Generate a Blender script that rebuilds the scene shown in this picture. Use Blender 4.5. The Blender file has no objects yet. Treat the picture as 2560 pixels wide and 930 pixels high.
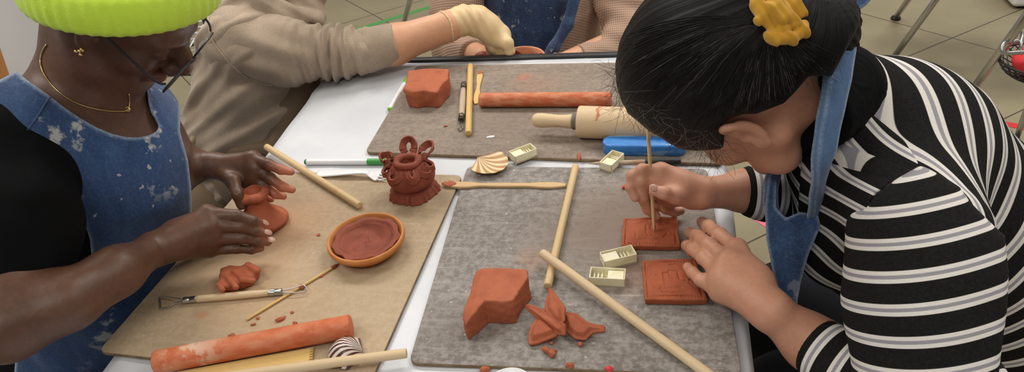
import bpy, bmesh, math, random
import numpy as np
from mathutils import Vector, Matrix
random.seed(7)
SC = bpy.context.scene; COL = SC.collection
PI = math.pi
# ------------------------------------------------ camera model (lens in pixels of the 2560x930 frame)
F = 1850.; CX, CY = 1280., 465.
_d = np.array([360/F, 1365/F, 1.]); _l = np.array([1, -.005, -(_d[0]-.005*_d[1])])
_d /= np.linalg.norm(_d); _l /= np.linalg.norm(_l); _u = -np.cross(_l, _d)
M = np.stack([_l, _d, _u]); CAM = np.array([0, 0, 1.38])
TZ = .75; BZ = .757                       # table top, top of the modelling boards
def ray(x, y): return M @ np.array([(x-CX)/F, (CY-y)/F, 1.])
def W(x, y, D): return CAM + ray(x, y)*D                   # point seen at (x,y) at depth D
def G(x, y, z=BZ):                                         # point seen at (x,y) lying at height z
    r = ray(x, y); return CAM + r*(z-CAM[2])/r[2]
def Dz(x, y, z=BZ): return (z-CAM[2])/ray(x, y)[2]
def dirc(x, y, z): return M @ np.array([x, y, z], float)   # camera-frame direction -> world
def depth_of(p): return float((np.array(p)-CAM) @ (M @ np.array([0, 0, 1.])))
def proj(P):                                               # world -> pixel
    q = (np.atleast_2d(P)-CAM) @ M
    return CX+F*q[:, 0]/q[:, 2], CY-F*q[:, 1]/q[:, 2], q[:, 2]
cam = bpy.data.cameras.new('camera'); co = bpy.data.objects.new('camera', cam); COL.objects.link(co)
R = Matrix([[M[0][0], M[0][1], -M[0][2]], [M[1][0], M[1][1], -M[1][2]], [M[2][0], M[2][1], -M[2][2]]])
co.matrix_world = Matrix.Translation(CAM.tolist()) @ R.to_4x4()
cam.sensor_fit = 'HORIZONTAL'; cam.sensor_width = 36; cam.lens = F/2560*36; cam.clip_start = .02
SC.camera = co
def unit(v): v = np.array(v, float); return v/np.linalg.norm(v)

# ------------------------------------------------ materials
def lin(h):
    h = h.lstrip('#'); r = []
    for i in (0, 2, 4):
        c = int(h[i:i+2], 16)/255; r.append(c/12.92 if c <= .04045 else ((c+.055)/1.055)**2.4)
    return (*r, 1)
class NT:
    def __init__(s, name, rough=.6, **kw):
        s.m = bpy.data.materials.new(name); s.m.use_nodes = True; s.t = s.m.node_tree; s.b = s.t.nodes['Principled BSDF']
        s.b.inputs['Roughness'].default_value = rough
        for k, v in kw.items(): s.b.inputs[k.replace('_', ' ')].default_value = v
        s.tc = s.t.nodes.new('ShaderNodeTexCoord')
    def n(s, typ, **kw):
        nd = s.t.nodes.new('ShaderNode'+typ)
        for k, v in kw.items(): setattr(nd, k, v)
        return nd
    def link(s, a, b): s.t.links.new(a, b)
    def coord(s, scale=(1, 1, 1), rot=(0, 0, 0), src='Object', loc=(0, 0, 0)):
        mp = s.n('Mapping'); mp.inputs['Scale'].default_value = scale; mp.inputs['Rotation'].default_value = rot; mp.inputs['Location'].default_value = loc
        s.link(s.tc.outputs[src], mp.inputs[0]); return mp.outputs[0]
    def noise(s, scale, detail=4, rough=.55, vec=None, out='Fac', dist=0):
        nd = s.n('TexNoise'); nd.inputs['Scale'].default_value = scale; nd.inputs['Detail'].default_value = detail
        nd.inputs['Roughness'].default_value = rough; nd.inputs['Distortion'].default_value = dist
        s.link(vec or s.tc.outputs['Object'], nd.inputs['Vector']); return nd.outputs[out]
    def ramp(s, fac, stops, interp='LINEAR'):
        nd = s.n('ValToRGB'); cr = nd.color_ramp; cr.interpolation = interp
        while len(cr.elements) < len(stops): cr.elements.new(.5)
        for e, (p, c) in zip(cr.elements, stops):
            e.position = p; e.color = lin(c) if isinstance(c, str) else ((c, c, c, 1) if not hasattr(c, '__len__') else c)
        s.link(fac, nd.inputs[0]); return nd.outputs[0]
    def mix(s, fac, a, b, mode='MIX'):
        nd = s.n('Mix'); nd.data_type = 'RGBA'; nd.blend_type = mode
        for i, v in ((0, fac), (6, a), (7, b)):
            if isinstance(v, str): v = lin(v)
            if isinstance(v, (int, float)): nd.inputs[i].default_value = v
            elif isinstance(v, tuple): nd.inputs[i].default_value = v
            else: s.link(v, nd.inputs[i])
        return nd.outputs[2]
    def math(s, op, a, b=0, c=None):
        nd = s.n('Math'); nd.operation = op
        for i, v in enumerate((a, b, c)):
            if v is None: continue
            if isinstance(v, (int, float)): nd.inputs[i].default_value = v
            else: s.link(v, nd.inputs[i])
        return nd.outputs[0]
    def attr(s, name):
        nd = s.n('Attribute'); nd.attribute_name = name; return nd.outputs['Fac']
    def wave(s, scale, vec=None, dist=0, dir='X', prof='SIN', det=2, dscale=1):
        nd = s.n('TexWave'); nd.bands_direction = dir; nd.wave_profile = prof
        nd.inputs['Scale'].default_value = scale; nd.inputs['Distortion'].default_value = dist; nd.inputs['Detail'].default_value = det; nd.inputs['Detail Scale'].default_value = dscale
        s.link(vec or s.tc.outputs['Object'], nd.inputs['Vector']); return nd.outputs['Fac']
    def color(s, c):
        if isinstance(c, (str, tuple)): s.b.inputs['Base Color'].default_value = lin(c) if isinstance(c, str) else c
        else: s.link(c, s.b.inputs['Base Color'])
        return s
    def bump(s, h, strength=.3, dist=.001):
        nd = s.n('Bump'); nd.inputs['Strength'].default_value = strength; nd.inputs['Distance'].default_value = dist
        s.link(h, nd.inputs['Height']); s.link(nd.outputs[0], s.b.inputs['Normal']); return s
MAT = {}
def simple(name, c, rough=.6, c2=None, scale=30, bump=0, bscale=200, **kw):
    t = NT(name, rough, **kw)
    if c2: t.color(t.mix(t.ramp(t.noise(scale), [(.35, 0.), (.65, 1.)]), c, c2))
    else: t.color(c)
    if bump: t.bump(t.noise(bscale, 3), bump, .001)
    MAT[name] = t.m; return t

# ------------------------------------------------ object helpers
def tag(o, label=None, cat=None, group=None, kind=None):
    if label: o['label'] = label
    if cat: o['category'] = cat
    if group: o['group'] = group
    if kind: o['kind'] = kind
    return o
def thing(name, label, cat, loc=(0, 0, 0), group=None):
    o = bpy.data.objects.new(name, None); COL.objects.link(o); o.location = [float(v) for v in loc]; o.empty_display_size = .05
    return tag(o, label, cat, group)
def mesh(name, vs, fs, mat, parent=None, smooth=True, attrs=None, label=None, cat=None, group=None, kind=None, auto=None):
    """one mesh object; vertices in world space, stored relative to the object's own origin"""
    vs = np.asarray(vs, float)
    org = np.array([0, 0, 0.])
    if parent is not None:
        p = parent
        while p is not None: org += np.array(p.location); p = p.parent
        loc = (0, 0, 0)
    else:
        mn, mx = vs.min(0), vs.max(0); org = np.array([(mn[0]+mx[0])/2, (mn[1]+mx[1])/2, mn[2]]); loc = org.tolist()
    me = bpy.data.meshes.new(name)
    if isinstance(fs, np.ndarray) and fs.ndim == 2 and fs.shape[1] == 4:
        n = len(fs); me.vertices.add(len(vs)); me.vertices.foreach_set('co', (vs-org).astype(np.float32).ravel())
        me.loops.add(n*4); me.loops.foreach_set('vertex_index', fs.astype(np.int32).ravel())
        me.polygons.add(n); me.polygons.foreach_set('loop_start', np.arange(0, n*4, 4, dtype=np.int32))
        me.update(calc_edges=True)
    else:
        me.from_pydata((vs-org).tolist(), [], [tuple(int(i) for i in f) for f in fs]); me.update()
    me.validate()
    bm = bmesh.new(); bm.from_mesh(me)
    if not (isinstance(fs, np.ndarray)): bmesh.ops.recalc_face_normals(bm, faces=bm.faces); bm.to_mesh(me)
    bm.free()
    if smooth: me.polygons.foreach_set('use_smooth', [True]*len(me.polygons))
    if attrs:
        for k, v in attrs.items():
            at = me.attributes.new(k, 'FLOAT', 'POINT'); at.data.foreach_set('value', np.asarray(v, np.float32))
    me.materials.append(MAT[mat] if isinstance(mat, str) else mat)
    o = bpy.data.objects.new(name, me); COL.objects.link(o); o.parent = parent; o.location = loc
    if smooth and auto: me.set_sharp_from_angle(angle=math.radians(auto))
    return tag(o, label, cat, group, kind)
class Geo:                                    # collects simple shapes in one local frame -> one mesh
    def __init__(s, X=None): s.v = []; s.f = []; s.X = X or Matrix.Identity(4)
    def add(s, vs, fs):
        b = len(s.v); s.v += [tuple(s.X @ Vector([float(c) for c in v])) for v in vs]; s.f += [tuple(i+b for i in f) for f in fs]; return s
    def bm(s, bm):
        bm.verts.ensure_lookup_table(); bm.verts.index_update()
        s.add([v.co for v in bm.verts], [[v.index for v in f.verts] for f in bm.faces]); bm.free(); return s
    def box(s, c, h, bev=0, rot=None, seg=2):
        bm = bmesh.new(); bmesh.ops.create_cube(bm, size=2); 
        for v in bm.verts: v.co = Vector((v.co.x*h[0], v.co.y*h[1], v.co.z*h[2]))
        if bev: bmesh.ops.bevel(bm, geom=bm.edges[:], offset=bev, segments=seg, affect='EDGES', profile=.5)
        T = Matrix.Translation([float(i) for i in c]) @ (rot.to_4x4() if rot else Matrix.Identity(4))
        for v in bm.verts: v.co = T @ v.co
        return s.bm(bm)
    def lathe(s, prof, seg=32, jitter=None, axis='z', cap=True):
        """prof: list of (r, h) along the axis"""
        vs = []; fs = []; n = len(prof)
        for i, (r, h) in enumerate(prof):
            for k in range(seg):
                a = 2*PI*k/seg; rr = r*(1+(jitter(a, i) if jitter else 0))
                p = (rr*math.cos(a), rr*math.sin(a), h)
                vs.append(p if axis == 'z' else (p[2], p[0], p[1]))
        for i in range(n-1):
            for k in range(seg): fs.append((i*seg+k, i*seg+(k+1) % seg, (i+1)*seg+(k+1) % seg, (i+1)*seg+k))
        if cap: fs.append(tuple(range(seg))[::-1]); fs.append(tuple((n-1)*seg+k for k in range(seg)))
        return s.add(vs, fs)
    def tube(s, pts, r, seg=10, closed=False, flat=None):
        """sweep along points; r number or list; flat=(normal, scale)"""
        P = [np.array(p, float) for p in pts]; n = len(P); vs = []; fs = []
        up = None
        for i in range(n):
            if closed: t = P[(i+1) % n]-P[i-1]
            else: t = P[min(i+1, n-1)]-P[max(i-1, 0)]
            t = unit(t)
            if up is None:
                up = np.array([0, 0, 1.]) if abs(t[2]) < .9 else np.array([1., 0, 0])
            up = up - t*(up@t); up = unit(up); sd = np.cross(t, up)
            rr = r[i] if hasattr(r, '__len__') else r
            for k in range(seg):
                a = 2*PI*k/seg; o = sd*math.cos(a)*rr + up*math.sin(a)*rr*(flat if flat else 1)
                vs.append(P[i]+o)
        m = n if closed else n-1
        for i in range(m):
            j = (i+1) % n
            for k in range(seg): fs.append((i*seg+k, i*seg+(k+1) % seg, j*seg+(k+1) % seg, j*seg+k))
        if not closed: fs.append(tuple(range(seg))[::-1]); fs.append(tuple((n-1)*seg+k for k in range(seg)))
        return s.add(vs, fs)
    def prism(s, poly, z0, z1, bev=0, seg=2):
        bm = bmesh.new(); vs = [bm.verts.new((float(p[0]), float(p[1]), z0)) for p in poly]
        f = bm.faces.new(vs); r = bmesh.ops.extrude_face_region(bm, geom=[f])
        for e in r['geom']:
            if isinstance(e, bmesh.types.BMVert): e.co.z = z1
        bmesh.ops.recalc_face_normals(bm, faces=bm.faces)
        if bev: bmesh.ops.bevel(bm, geom=bm.edges[:], offset=bev, segments=seg, affect='EDGES', profile=.5)
        return s.bm(bm)
    def obj(s, name, mat, parent=None, **kw): return mesh(name, s.v, s.f, mat, parent, **kw)
def frame(a, b, z=BZ, zb=None):
    """matrix: origin at pixel a on height z, x axis towards pixel b; returns (matrix, length)"""
    A = G(*a, z); B = G(*b, z if zb is None else zb); d = B-A; L = np.linalg.norm(d); x = d/L
    y = unit(np.cross([0, 0, 1], x)); zz = np.cross(x, y)
    return Matrix([[x[0], y[0], zz[0], A[0]], [x[1], y[1], zz[1], A[1]], [x[2], y[2], zz[2], A[2]], [0, 0, 0, 1]]), L
def spline(pts, n=8, closed=False):
    P = np.array(pts, float); m = len(P); out = []
    for i in range(m if closed else m-1):
        if closed: p0, p1, p2, p3 = P[i-1], P[i], P[(i+1) % m], P[(i+2) % m]
        else: p0, p1, p2, p3 = P[max(i-1, 0)], P[i], P[i+1], P[min(i+2, m-1)]
        for k in range(n):
            t = k/n; out.append(.5*((2*p1)+(-p0+p2)*t+(2*p0-5*p1+4*p2-p3)*t*t+(-p0+3*p1-3*p2+p3)*t**3))
    if not closed: out.append(P[-1])
    return np.array(out)

# ------------------------------------------------ signed-distance modelling -> surface-nets mesh
_rng = np.random.RandomState(3); _K = _rng.normal(size=(14, 3)); _K /= np.linalg.norm(_K, axis=1)[:, None]; _PH = _rng.uniform(0, 6.28, 14)
def fnoise(X, Y, Z, scale, seed=0):
    s = 0
    for i in range(5):
        k = _K[(i+seed) % 14]*scale*(1+.35*i); s = s + np.sin(k[0]*X+k[1]*Y+k[2]*Z+_PH[(i*3+seed) % 14])/(1+.3*i)
    return s/2.5
class Vol:
    def __init__(s, vox, trim=None): s.vox = vox; s.p = []; s.post = []
    def _add(s, fn, mn, mx, k, op): s.p.append((fn, np.array(mn, float), np.array(mx, float), k, op)); return s
    def cap(s, a, b, ra, rb, k=.01, op='u', flat=None, mod=None):
        a = np.array(a, float); b = np.array(b, float); R_ = max(ra, rb)*1.15
        if flat: n = unit(flat[0]); sc = flat[1]-1; a2 = a; b2 = b+n*((b-a)@n)*sc
        else: b2 = b
        ab = b2-a; L2 = max(ab@ab, 1e-12)
        def fn(X, Y, Z):
            x, y, z = X-a[0], Y-a[1], Z-a[2]
            if flat:
                dn = (x*n[0]+y*n[1]+z*n[2])*sc; x = x+dn*n[0]; y = y+dn*n[1]; z = z+dn*n[2]
            t = np.clip((x*ab[0]+y*ab[1]+z*ab[2])/L2, 0, 1)
            r = ra+(rb-ra)*t
            if mod is not None: r = r+mod(X, Y, Z, t)
            d = np.sqrt((x-t*ab[0])**2+(y-t*ab[1])**2+(z-t*ab[2])**2)-r
            return d/(max(flat[1], 1)**.5) if flat else d
        return s._add(fn, np.minimum(a, b)-R_, np.maximum(a, b)+R_, k, op)
    def chain(s, pts, k=.01, op='u', flat=None, mod=None):
        """pts: list of (point, radius)"""
        for (a, ra), (b, rb) in zip(pts[:-1], pts[1:]): s.cap(a, b, ra, rb, k, op, flat, mod)
        return s
    def ell(s, c, rad, R3=None, k=.01, op='u', mod=None):
        c = np.array(c, float); rad = np.array(rad, float); A = np.eye(3) if R3 is None else np.array(R3, float)  # rows = axes
        ext = np.sqrt(((A*rad[:, None])**2).sum(0))
        def fn(X, Y, Z):
            x, y, z = X-c[0], Y-c[1], Z-c[2]
            q = [(A[i][0]*x+A[i][1]*y+A[i][2]*z) for i in range(3)]
            k0 = np.sqrt(sum((q[i]/rad[i])**2 for i in range(3)))+1e-9; k1 = np.sqrt(sum((q[i]/rad[i]**2)**2 for i in range(3)))+1e-9
            d = k0*(k0-1)/k1
            return d-mod(X, Y, Z) if mod else d
        return s._add(fn, c-ext, c+ext, k, op)
    def box(s, c, half, R3=None, rnd=.003, k=.003, op='u', mod=None):
        c = np.array(c, float); A = np.eye(3) if R3 is None else np.array(R3, float); h = np.array(half, float)
        ext = (np.abs(A)*h[:, None]).sum(0)
        def fn(X, Y, Z):
            x, y, z = X-c[0], Y-c[1], Z-c[2]; q = [np.abs(A[i][0]*x+A[i][1]*y+A[i][2]*z)-h[i]+rnd for i in range(3)]
            d = np.sqrt(sum(np.maximum(v, 0)**2 for v in q))+np.minimum(np.maximum(np.maximum(q[0], q[1]), q[2]), 0)-rnd
            return d-mod(X, Y, Z) if mod else d
        return s._add(fn, c-ext, c+ext, k, op)
    def poly(s, pts, z0, z1, rnd=.003, k=.003, op='u', mod=None, slope=0):
        """prism over a world xy polygon between z0 and z1"""
        P = np.array(pts, float)[:, :2]
        def fn(X, Y, Z):
            d2 = poly_sd(P, X+0*Y, Y+0*X); zc, zh = (z0+z1)/2, (z1-z0)/2
            q0 = d2+rnd+slope*(Z-z0); q1 = np.abs(Z-zc)-zh+rnd
            d = np.minimum(np.maximum(q0, q1), 0)+np.sqrt(np.maximum(q0, 0)**2+np.maximum(q1, 0)**2)-rnd
            return d-mod(X, Y, Z) if mod else d
        return s._add(fn, [*(P.min(0)-.002), z0], [*(P.max(0)+.002), z1], k, op)
    def func(s, fn, mn, mx, k=.005, op='u'): return s._add(fn, mn, mx, k, op)
    def clip(s, n, p, k=.002):
        """keep the side of the plane through p that n points away from"""
        n = unit(n); c = float(np.dot(n, p)); s.post.append((lambda X, Y, Z: n[0]*X+n[1]*Y+n[2]*Z-c, k)); return s
    def field(s, pad=.01):
        mn = np.min([p[1] for p in s.p if p[4] == 'u'], 0)-pad; mx = np.max([p[2] for p in s.p if p[4] == 'u'], 0)+pad
        n = np.ceil((mx-mn)/s.vox).astype(int)+1; ax = [mn[i]+np.arange(n[i])*s.vox for i in range(3)]
        Fd = np.full(n, .08, np.float32)
        for fn, a, b, k, op in s.p:
            m = k*1.3+2.5*s.vox if op == 'u' else k*1.3+2*s.vox
            lo = np.clip(np.floor((a-m-mn)/s.vox).astype(int), 0, n); hi = np.clip(np.ceil((b+m-mn)/s.vox).astype(int)+1, 0, n)
            if np.any(hi <= lo): continue
            sl = tuple(slice(lo[i], hi[i]) for i in range(3))
            X = ax[0][sl[0]][:, None, None]; Y = ax[1][sl[1]][None, :, None]; Z = ax[2][sl[2]][None, None, :]
            v = fn(X, Y, Z).astype(np.float32); c = Fd[sl]
            if op == 'u':
                h = np.maximum(k-np.abs(c-v), 0)/max(k, 1e-9); Fd[sl] = np.minimum(c, v)-h*h*k*.25
            elif op == 's':
                v = -v; h = np.maximum(k-np.abs(c-v), 0)/max(k, 1e-9); Fd[sl] = np.maximum(c, v)+h*h*k*.25
            elif op == 'a': Fd[sl] = c+v                      # additive (displacement)
        X, Y, Z = ax[0][:, None, None], ax[1][None, :, None], ax[2][None, None, :]
        for fn, k in s.post:
            v = np.broadcast_to(fn(X, Y, Z), n).astype(np.float32); h = np.maximum(k-np.abs(Fd-v), 0)/k; Fd = np.maximum(Fd, v)+h*h*k*.25
        return Fd, mn
    def mesh(s, pad=.01):
        Fd, mn = s.field(pad); return nets(Fd, mn, s.vox)
    def obj(s, name, mat, parent=None, attrs=None, relax=1, **kw):
        vs, fs = s.mesh(); vs = relax_mesh(vs, fs, relax)
        at = {k: fn(vs) for k, fn in attrs.items()} if attrs else None
        return mesh(name, vs, fs, mat, parent, attrs=at, **kw)
def relax_mesh(vs, fs, it=1):
    for _ in range(it):
        acc = np.zeros_like(vs); cnt = np.zeros(len(vs))
        for a, b in ((0, 1), (1, 2), (2, 3), (3, 0)):
            for i, j in ((a, b), (b, a)):
                for c in range(3): acc[:, c] += np.bincount(fs[:, i], vs[fs[:, j], c], len(vs))
                cnt += np.bincount(fs[:, i], minlength=len(vs))
        vs = vs*.45+acc/np.maximum(cnt, 1)[:, None]*.55
    return vs
def nets(Fd, mn, vox):
    Fd[0] = Fd[-1] = .05; Fd[:, 0] = Fd[:, -1] = .05; Fd[:, :, 0] = Fd[:, :, -1] = .05
    S = Fd < 0; c = np.zeros(tuple(np.array(S.shape)-1), np.uint8)
    for dx in (0, 1):
        for dy in (0, 1):
            for dz in (0, 1): c += S[dx:dx+c.shape[0], dy:dy+c.shape[1], dz:dz+c.shape[2]]
    I = np.nonzero((c > 0) & (c < 8)); idx = np.full(c.shape, -1, np.int32); N = len(I[0]); idx[I] = np.arange(N)
    acc = np.zeros((N, 3)); cnt = np.zeros(N)
    E = []
    for ax in range(3):
        o1, o2 = [a for a in range(3) if a != ax]
        for u in (0, 1):
            for v in (0, 1):
                p = [0, 0, 0]; p[o1] = u; p[o2] = v; q = list(p); q[ax] = 1; E.append((p, q, ax))
    for p, q, ax in E:
        a = Fd[I[0]+p[0], I[1]+p[1], I[2]+p[2]]; b = Fd[I[0]+q[0], I[1]+q[1], I[2]+q[2]]
        m = (a < 0) != (b < 0); t = a[m]/(a[m]-b[m])
        for k in range(3): acc[m, k] += p[k]+(t if k == ax else 0)
        cnt[m] += 1
    vs = (np.stack(I, 1)+acc/cnt[:, None])*vox+mn
    Q = []
    for ax in range(3):
        o1, o2 = [(1, 2), (2, 0), (0, 1)][ax]
        sl0 = [slice(None)]*3; sl1 = [slice(None)]*3; sl0[ax] = slice(0, -1); sl1[ax] = slice(1, None)
        A = S[tuple(sl0)]; B = S[tuple(sl1)]
        J = np.array(np.nonzero(A != B)).T
        ok = (J[:, o1] > 0) & (J[:, o2] > 0) & (J[:, o1] < S.shape[o1]-1) & (J[:, o2] < S.shape[o2]-1); J = J[ok]
        ins = A[tuple(J.T)]
        def cell(a, b):
            K = J.copy(); K[:, o1] -= a; K[:, o2] -= b; return idx[tuple(K.T)]
        q = np.stack([cell(1, 1), cell(0, 1), cell(0, 0), cell(1, 0)], 1); q[~ins] = q[~ins][:, ::-1]; Q.append(q)
    fs = np.concatenate(Q); return vs, fs[(fs >= 0).all(1)]
def poly_sd(P, X, Y):
    X, Y = np.broadcast_arrays(X, Y); d = np.full(X.shape, 1e9); ins = np.zeros(X.shape, bool); n = len(P)
    for i in range(n):
        a = P[i]; b = P[i-1]; e = b-a; wx = X-a[0]; wy = Y-a[1]; t = np.clip((wx*e[0]+wy*e[1])/(e@e+1e-15), 0, 1)
        d = np.minimum(d, (wx-e[0]*t)**2+(wy-e[1]*t)**2)
        c = (a[1] <= Y) != (b[1] <= Y)
        with np.errstate(divide='ignore', invalid='ignore'): xi = a[0]+(Y-a[1])*(b[0]-a[0])/(b[1]-a[1] if b[1] != a[1] else 1e-9)
        ins ^= c & (X < xi)
    return np.where(ins, -1, 1)*np.sqrt(d)
def pr(px, D): return px*D/F                # pixel radius -> metres at depth D
def J(x, y, rp, z=None, D=None):            # joint: pixel centre, pixel radius, height or depth
    if D is None: D = Dz(x, y, z)
    return (W(x, y, D), pr(rp, D))
# ================================================= MATERIALS
def m_clay(name, a='#B4573A', b='#9E4A30', rough=.75, seed=0):
    t = NT(name, rough); v = t.coord(loc=(seed, 0, 0))
    n1 = t.noise(45, 5, .6, v); n2 = t.noise(260, 4, .6, v)
    c = t.mix(t.ramp(n1, [(.35, 0.), (.7, 1.)]), a, b)
    c = t.mix(t.math('MULTIPLY', t.ramp(n2, [(.62, 0.), (.72, 1.)]), .35), c, '#C87A58'); t.color(c)
    t.bump(t.math('ADD', t.math('MULTIPLY', n1, .8), t.math('MULTIPLY', n2, .35)), .5, .0012); MAT[name] = t.m
m_clay('clay', '#B0603F', '#9C4F34'); m_clay('clay_pot', '#8E4632', '#7E3B29'); m_clay('clay_tile', '#A95734', '#94492B'); m_clay('clay_wet', '#8A3A24', '#74301D', .45)
def m_board(name, base, dark, light, cream, scale=1., seed=0, clay=None):
    t = NT(name, .72); v = t.coord(loc=(seed, seed*.7, 0))
    n = t.noise(5*scale, 6, .65, v); n2 = t.noise(120, 6, .75, v); n3 = t.noise(420, 2, .5, v)
    c = t.mix(t.ramp(n, [(.3, 0.), (.7, 1.)]), base, dark)
    c = t.mix(t.math('MULTIPLY', t.ramp(n2, [(.42, 0.), (.6, 1.)]), .55), c, light)
    st = t.noise(35, 5, .7, t.coord(scale=(.35, 3.2, 1), loc=(seed, 1, 0), rot=(0, 0, .25)))
    c = t.mix(t.math('MULTIPLY', t.ramp(st, [(.5, 0.), (.72, 1.)]), .55), c, light)
    c = t.mix(t.math('MULTIPLY', t.ramp(n3, [(.66, 0.), (.7, 1.)]), .55), c, dark)
    sp = t.n('TexVoronoi'); sp.inputs['Scale'].default_value = 55; t.link(v, sp.inputs['Vector'])
    spm = t.math('MULTIPLY', t.ramp(sp.outputs['Distance'], [(.045, 1.), (.1, 0.)]), t.ramp(t.noise(9, 2, .5, v), [(.45, 0.), (.6, 1.)]))
    c = t.mix(t.math('MULTIPLY', spm, .85), c, cream)
    sc_ = t.noise(14, 3, .6, t.coord(scale=(.6, 9, 1), rot=(0, 0, 1.0), loc=(seed+2, 0, 0)))
    c = t.mix(t.math('MULTIPLY', t.ramp(sc_, [(.66, 0.), (.74, 1.)]), .35), c, cream)
    for (cx, cy, r, col, am) in (clay or []):                       # clay dust worked into the surface
        g = t.n('VectorMath'); g.operation = 'DISTANCE'; t.link(t.tc.outputs['Object'], g.inputs[0]); g.inputs[1].default_value = (cx, cy, 0)
        d = t.math('DIVIDE', t.math('ADD', g.outputs['Value'], t.math('MULTIPLY', t.math('SUBTRACT', n, .5), r)), r)
        c = t.mix(t.math('MULTIPLY', t.ramp(d, [(.15, 1.), (1., 0.)]), t.math('MULTIPLY', t.ramp(n2, [(.3, .35), (.65, 1.)]), am)), c, col)
    t.color(c); t.bump(t.math('ADD', n2, t.math('MULTIPLY', n3, .4)), .25, .0008); MAT[name] = t.m
simple('board_edge', '#8F7A5C', .8, '#6E5A42', 60, .3)
def m_wood(name, a, b, clay=0., grain=18, rough=.55):
    t = NT(name, rough); g = t.noise(grain, 5, .6, t.coord(scale=(.5, 9, 9), src='Generated'), dist=.6)
    c = t.mix(t.ramp(g, [(.3, 0.), (.7, 1.)]), a, b)
    if clay: c = t.mix(t.math('MULTIPLY', t.ramp(t.noise(22, 4, .6), [(.62, 0.), (.7, 1.)]), clay), c, '#C0663F')
    t.color(c); t.bump(g, .12, .0006); MAT[name] = t.m
m_wood('dowel_wood', '#D9BF93', '#C9AB7C', .35); m_wood('pale_wood', '#DCC4A2', '#CDB18B', .1); m_wood('yellow_wood', '#D9B878', '#C8A362', .15)
m_wood('dusty_wood', '#A8937A', '#C2B49E', .35); m_wood('orange_wood', '#A8703A', '#98622F'); m_wood('tool_wood', '#D8B98C', '#C7A374', 0)
def m_claypin(name, a, b, w0, w1):
    t = NT(name, .7); n = t.noise(3, 4, .6, t.coord(scale=(3, 1, 1), src='Generated')); n2 = t.noise(28, 5, .65)
    c = t.mix(t.ramp(n, [(.35, 0.), (.6, 1.)]), a, b)
    sx = t.n('SeparateXYZ'); t.link(t.tc.outputs['Object'], sx.inputs[0])
    c = t.mix(t.math('MULTIPLY', t.ramp(n2, [(.56, 0.), (.66, 1.)]), .5), c, '#B9532F')
    at = t.attr('along'); wm = t.math('MULTIPLY', t.ramp(at, [(w0, 0.), ((w0+w1)/2, 1.), (w1, 0.)]), t.ramp(t.noise(42, 4, .6), [(.46, 0.), (.53, 1.)]))
    c = t.mix(t.math('MULTIPLY', wm, .9), c, '#D9BBA4'); t.color(c); t.bump(n2, .25, .0008); MAT[name] = t.m
m_claypin('clay_pin_near', '#D08460', '#C4653E', .0, .4); m_claypin('clay_pin_far', '#CB8A68', '#B95F3A', -.5, -.4)
simple('white_plastic', '#E9EAEE', .35); simple('ivory_plastic', '#F0EAD2', .45, '#E6DDB8', 60, .1)
simple('green_plastic', '#3E9A4A', .35); simple('lime_plastic', '#7CC24A', .4); simple('dark_green', '#2A6A36', .4)
simple('steel', '#B8B8B8', .28, Metallic=1.); simple('dark_steel', '#6B6660', .3, Metallic=1.); simple('gold', '#E6CE8C', .25, Metallic=1.)
simple('black_metal', '#1E2024', .45, '#2C2E33', 20); simple('black_plastic', '#1C1C1E', .5); simple('red_plastic', '#D8323A', .5); simple('grey_vinyl', '#6F6A62', .6, '#625D56', 30)
t = NT('table_sheet', .38); nn = t.noise(6, 4, .6); t.color(t.mix(t.ramp(nn, [(.4, 0.), (.7, 1.)]), '#C9CBD3', '#D6D7DC')); t.bump(t.noise(9, 3, .5), .35, .01); MAT['table_sheet'] = t.m
t = NT('blue_paint', .5); g = t.noise(20, 5, .7, t.coord(scale=(.6, 6, 3)))
t.color(t.mix(t.ramp(g, [(.55, 0.), (.66, 1.)]), t.mix(t.ramp(t.noise(60), [(.4, 0.), (.7, 1.)]), '#2E78C8', '#3A86D2'), '#A8C2D6')); t.bump(g, .2); MAT['blue_paint'] = t.m
t = NT('shell_tan', .5); w = t.attr('rib'); t.color(t.mix(t.ramp(w, [(.3, 0.), (.8, 1.)]), '#B98A5A', '#E6D2AC')); MAT['shell_tan'] = t.m
t = NT('shell_purple', .3); w = t.attr('rib'); t.color(t.mix(t.ramp(w, [(.35, 0.), (.6, 1.)]), '#5A2F3A', '#DCD3C8')); MAT['shell_purple'] = t.m
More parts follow.
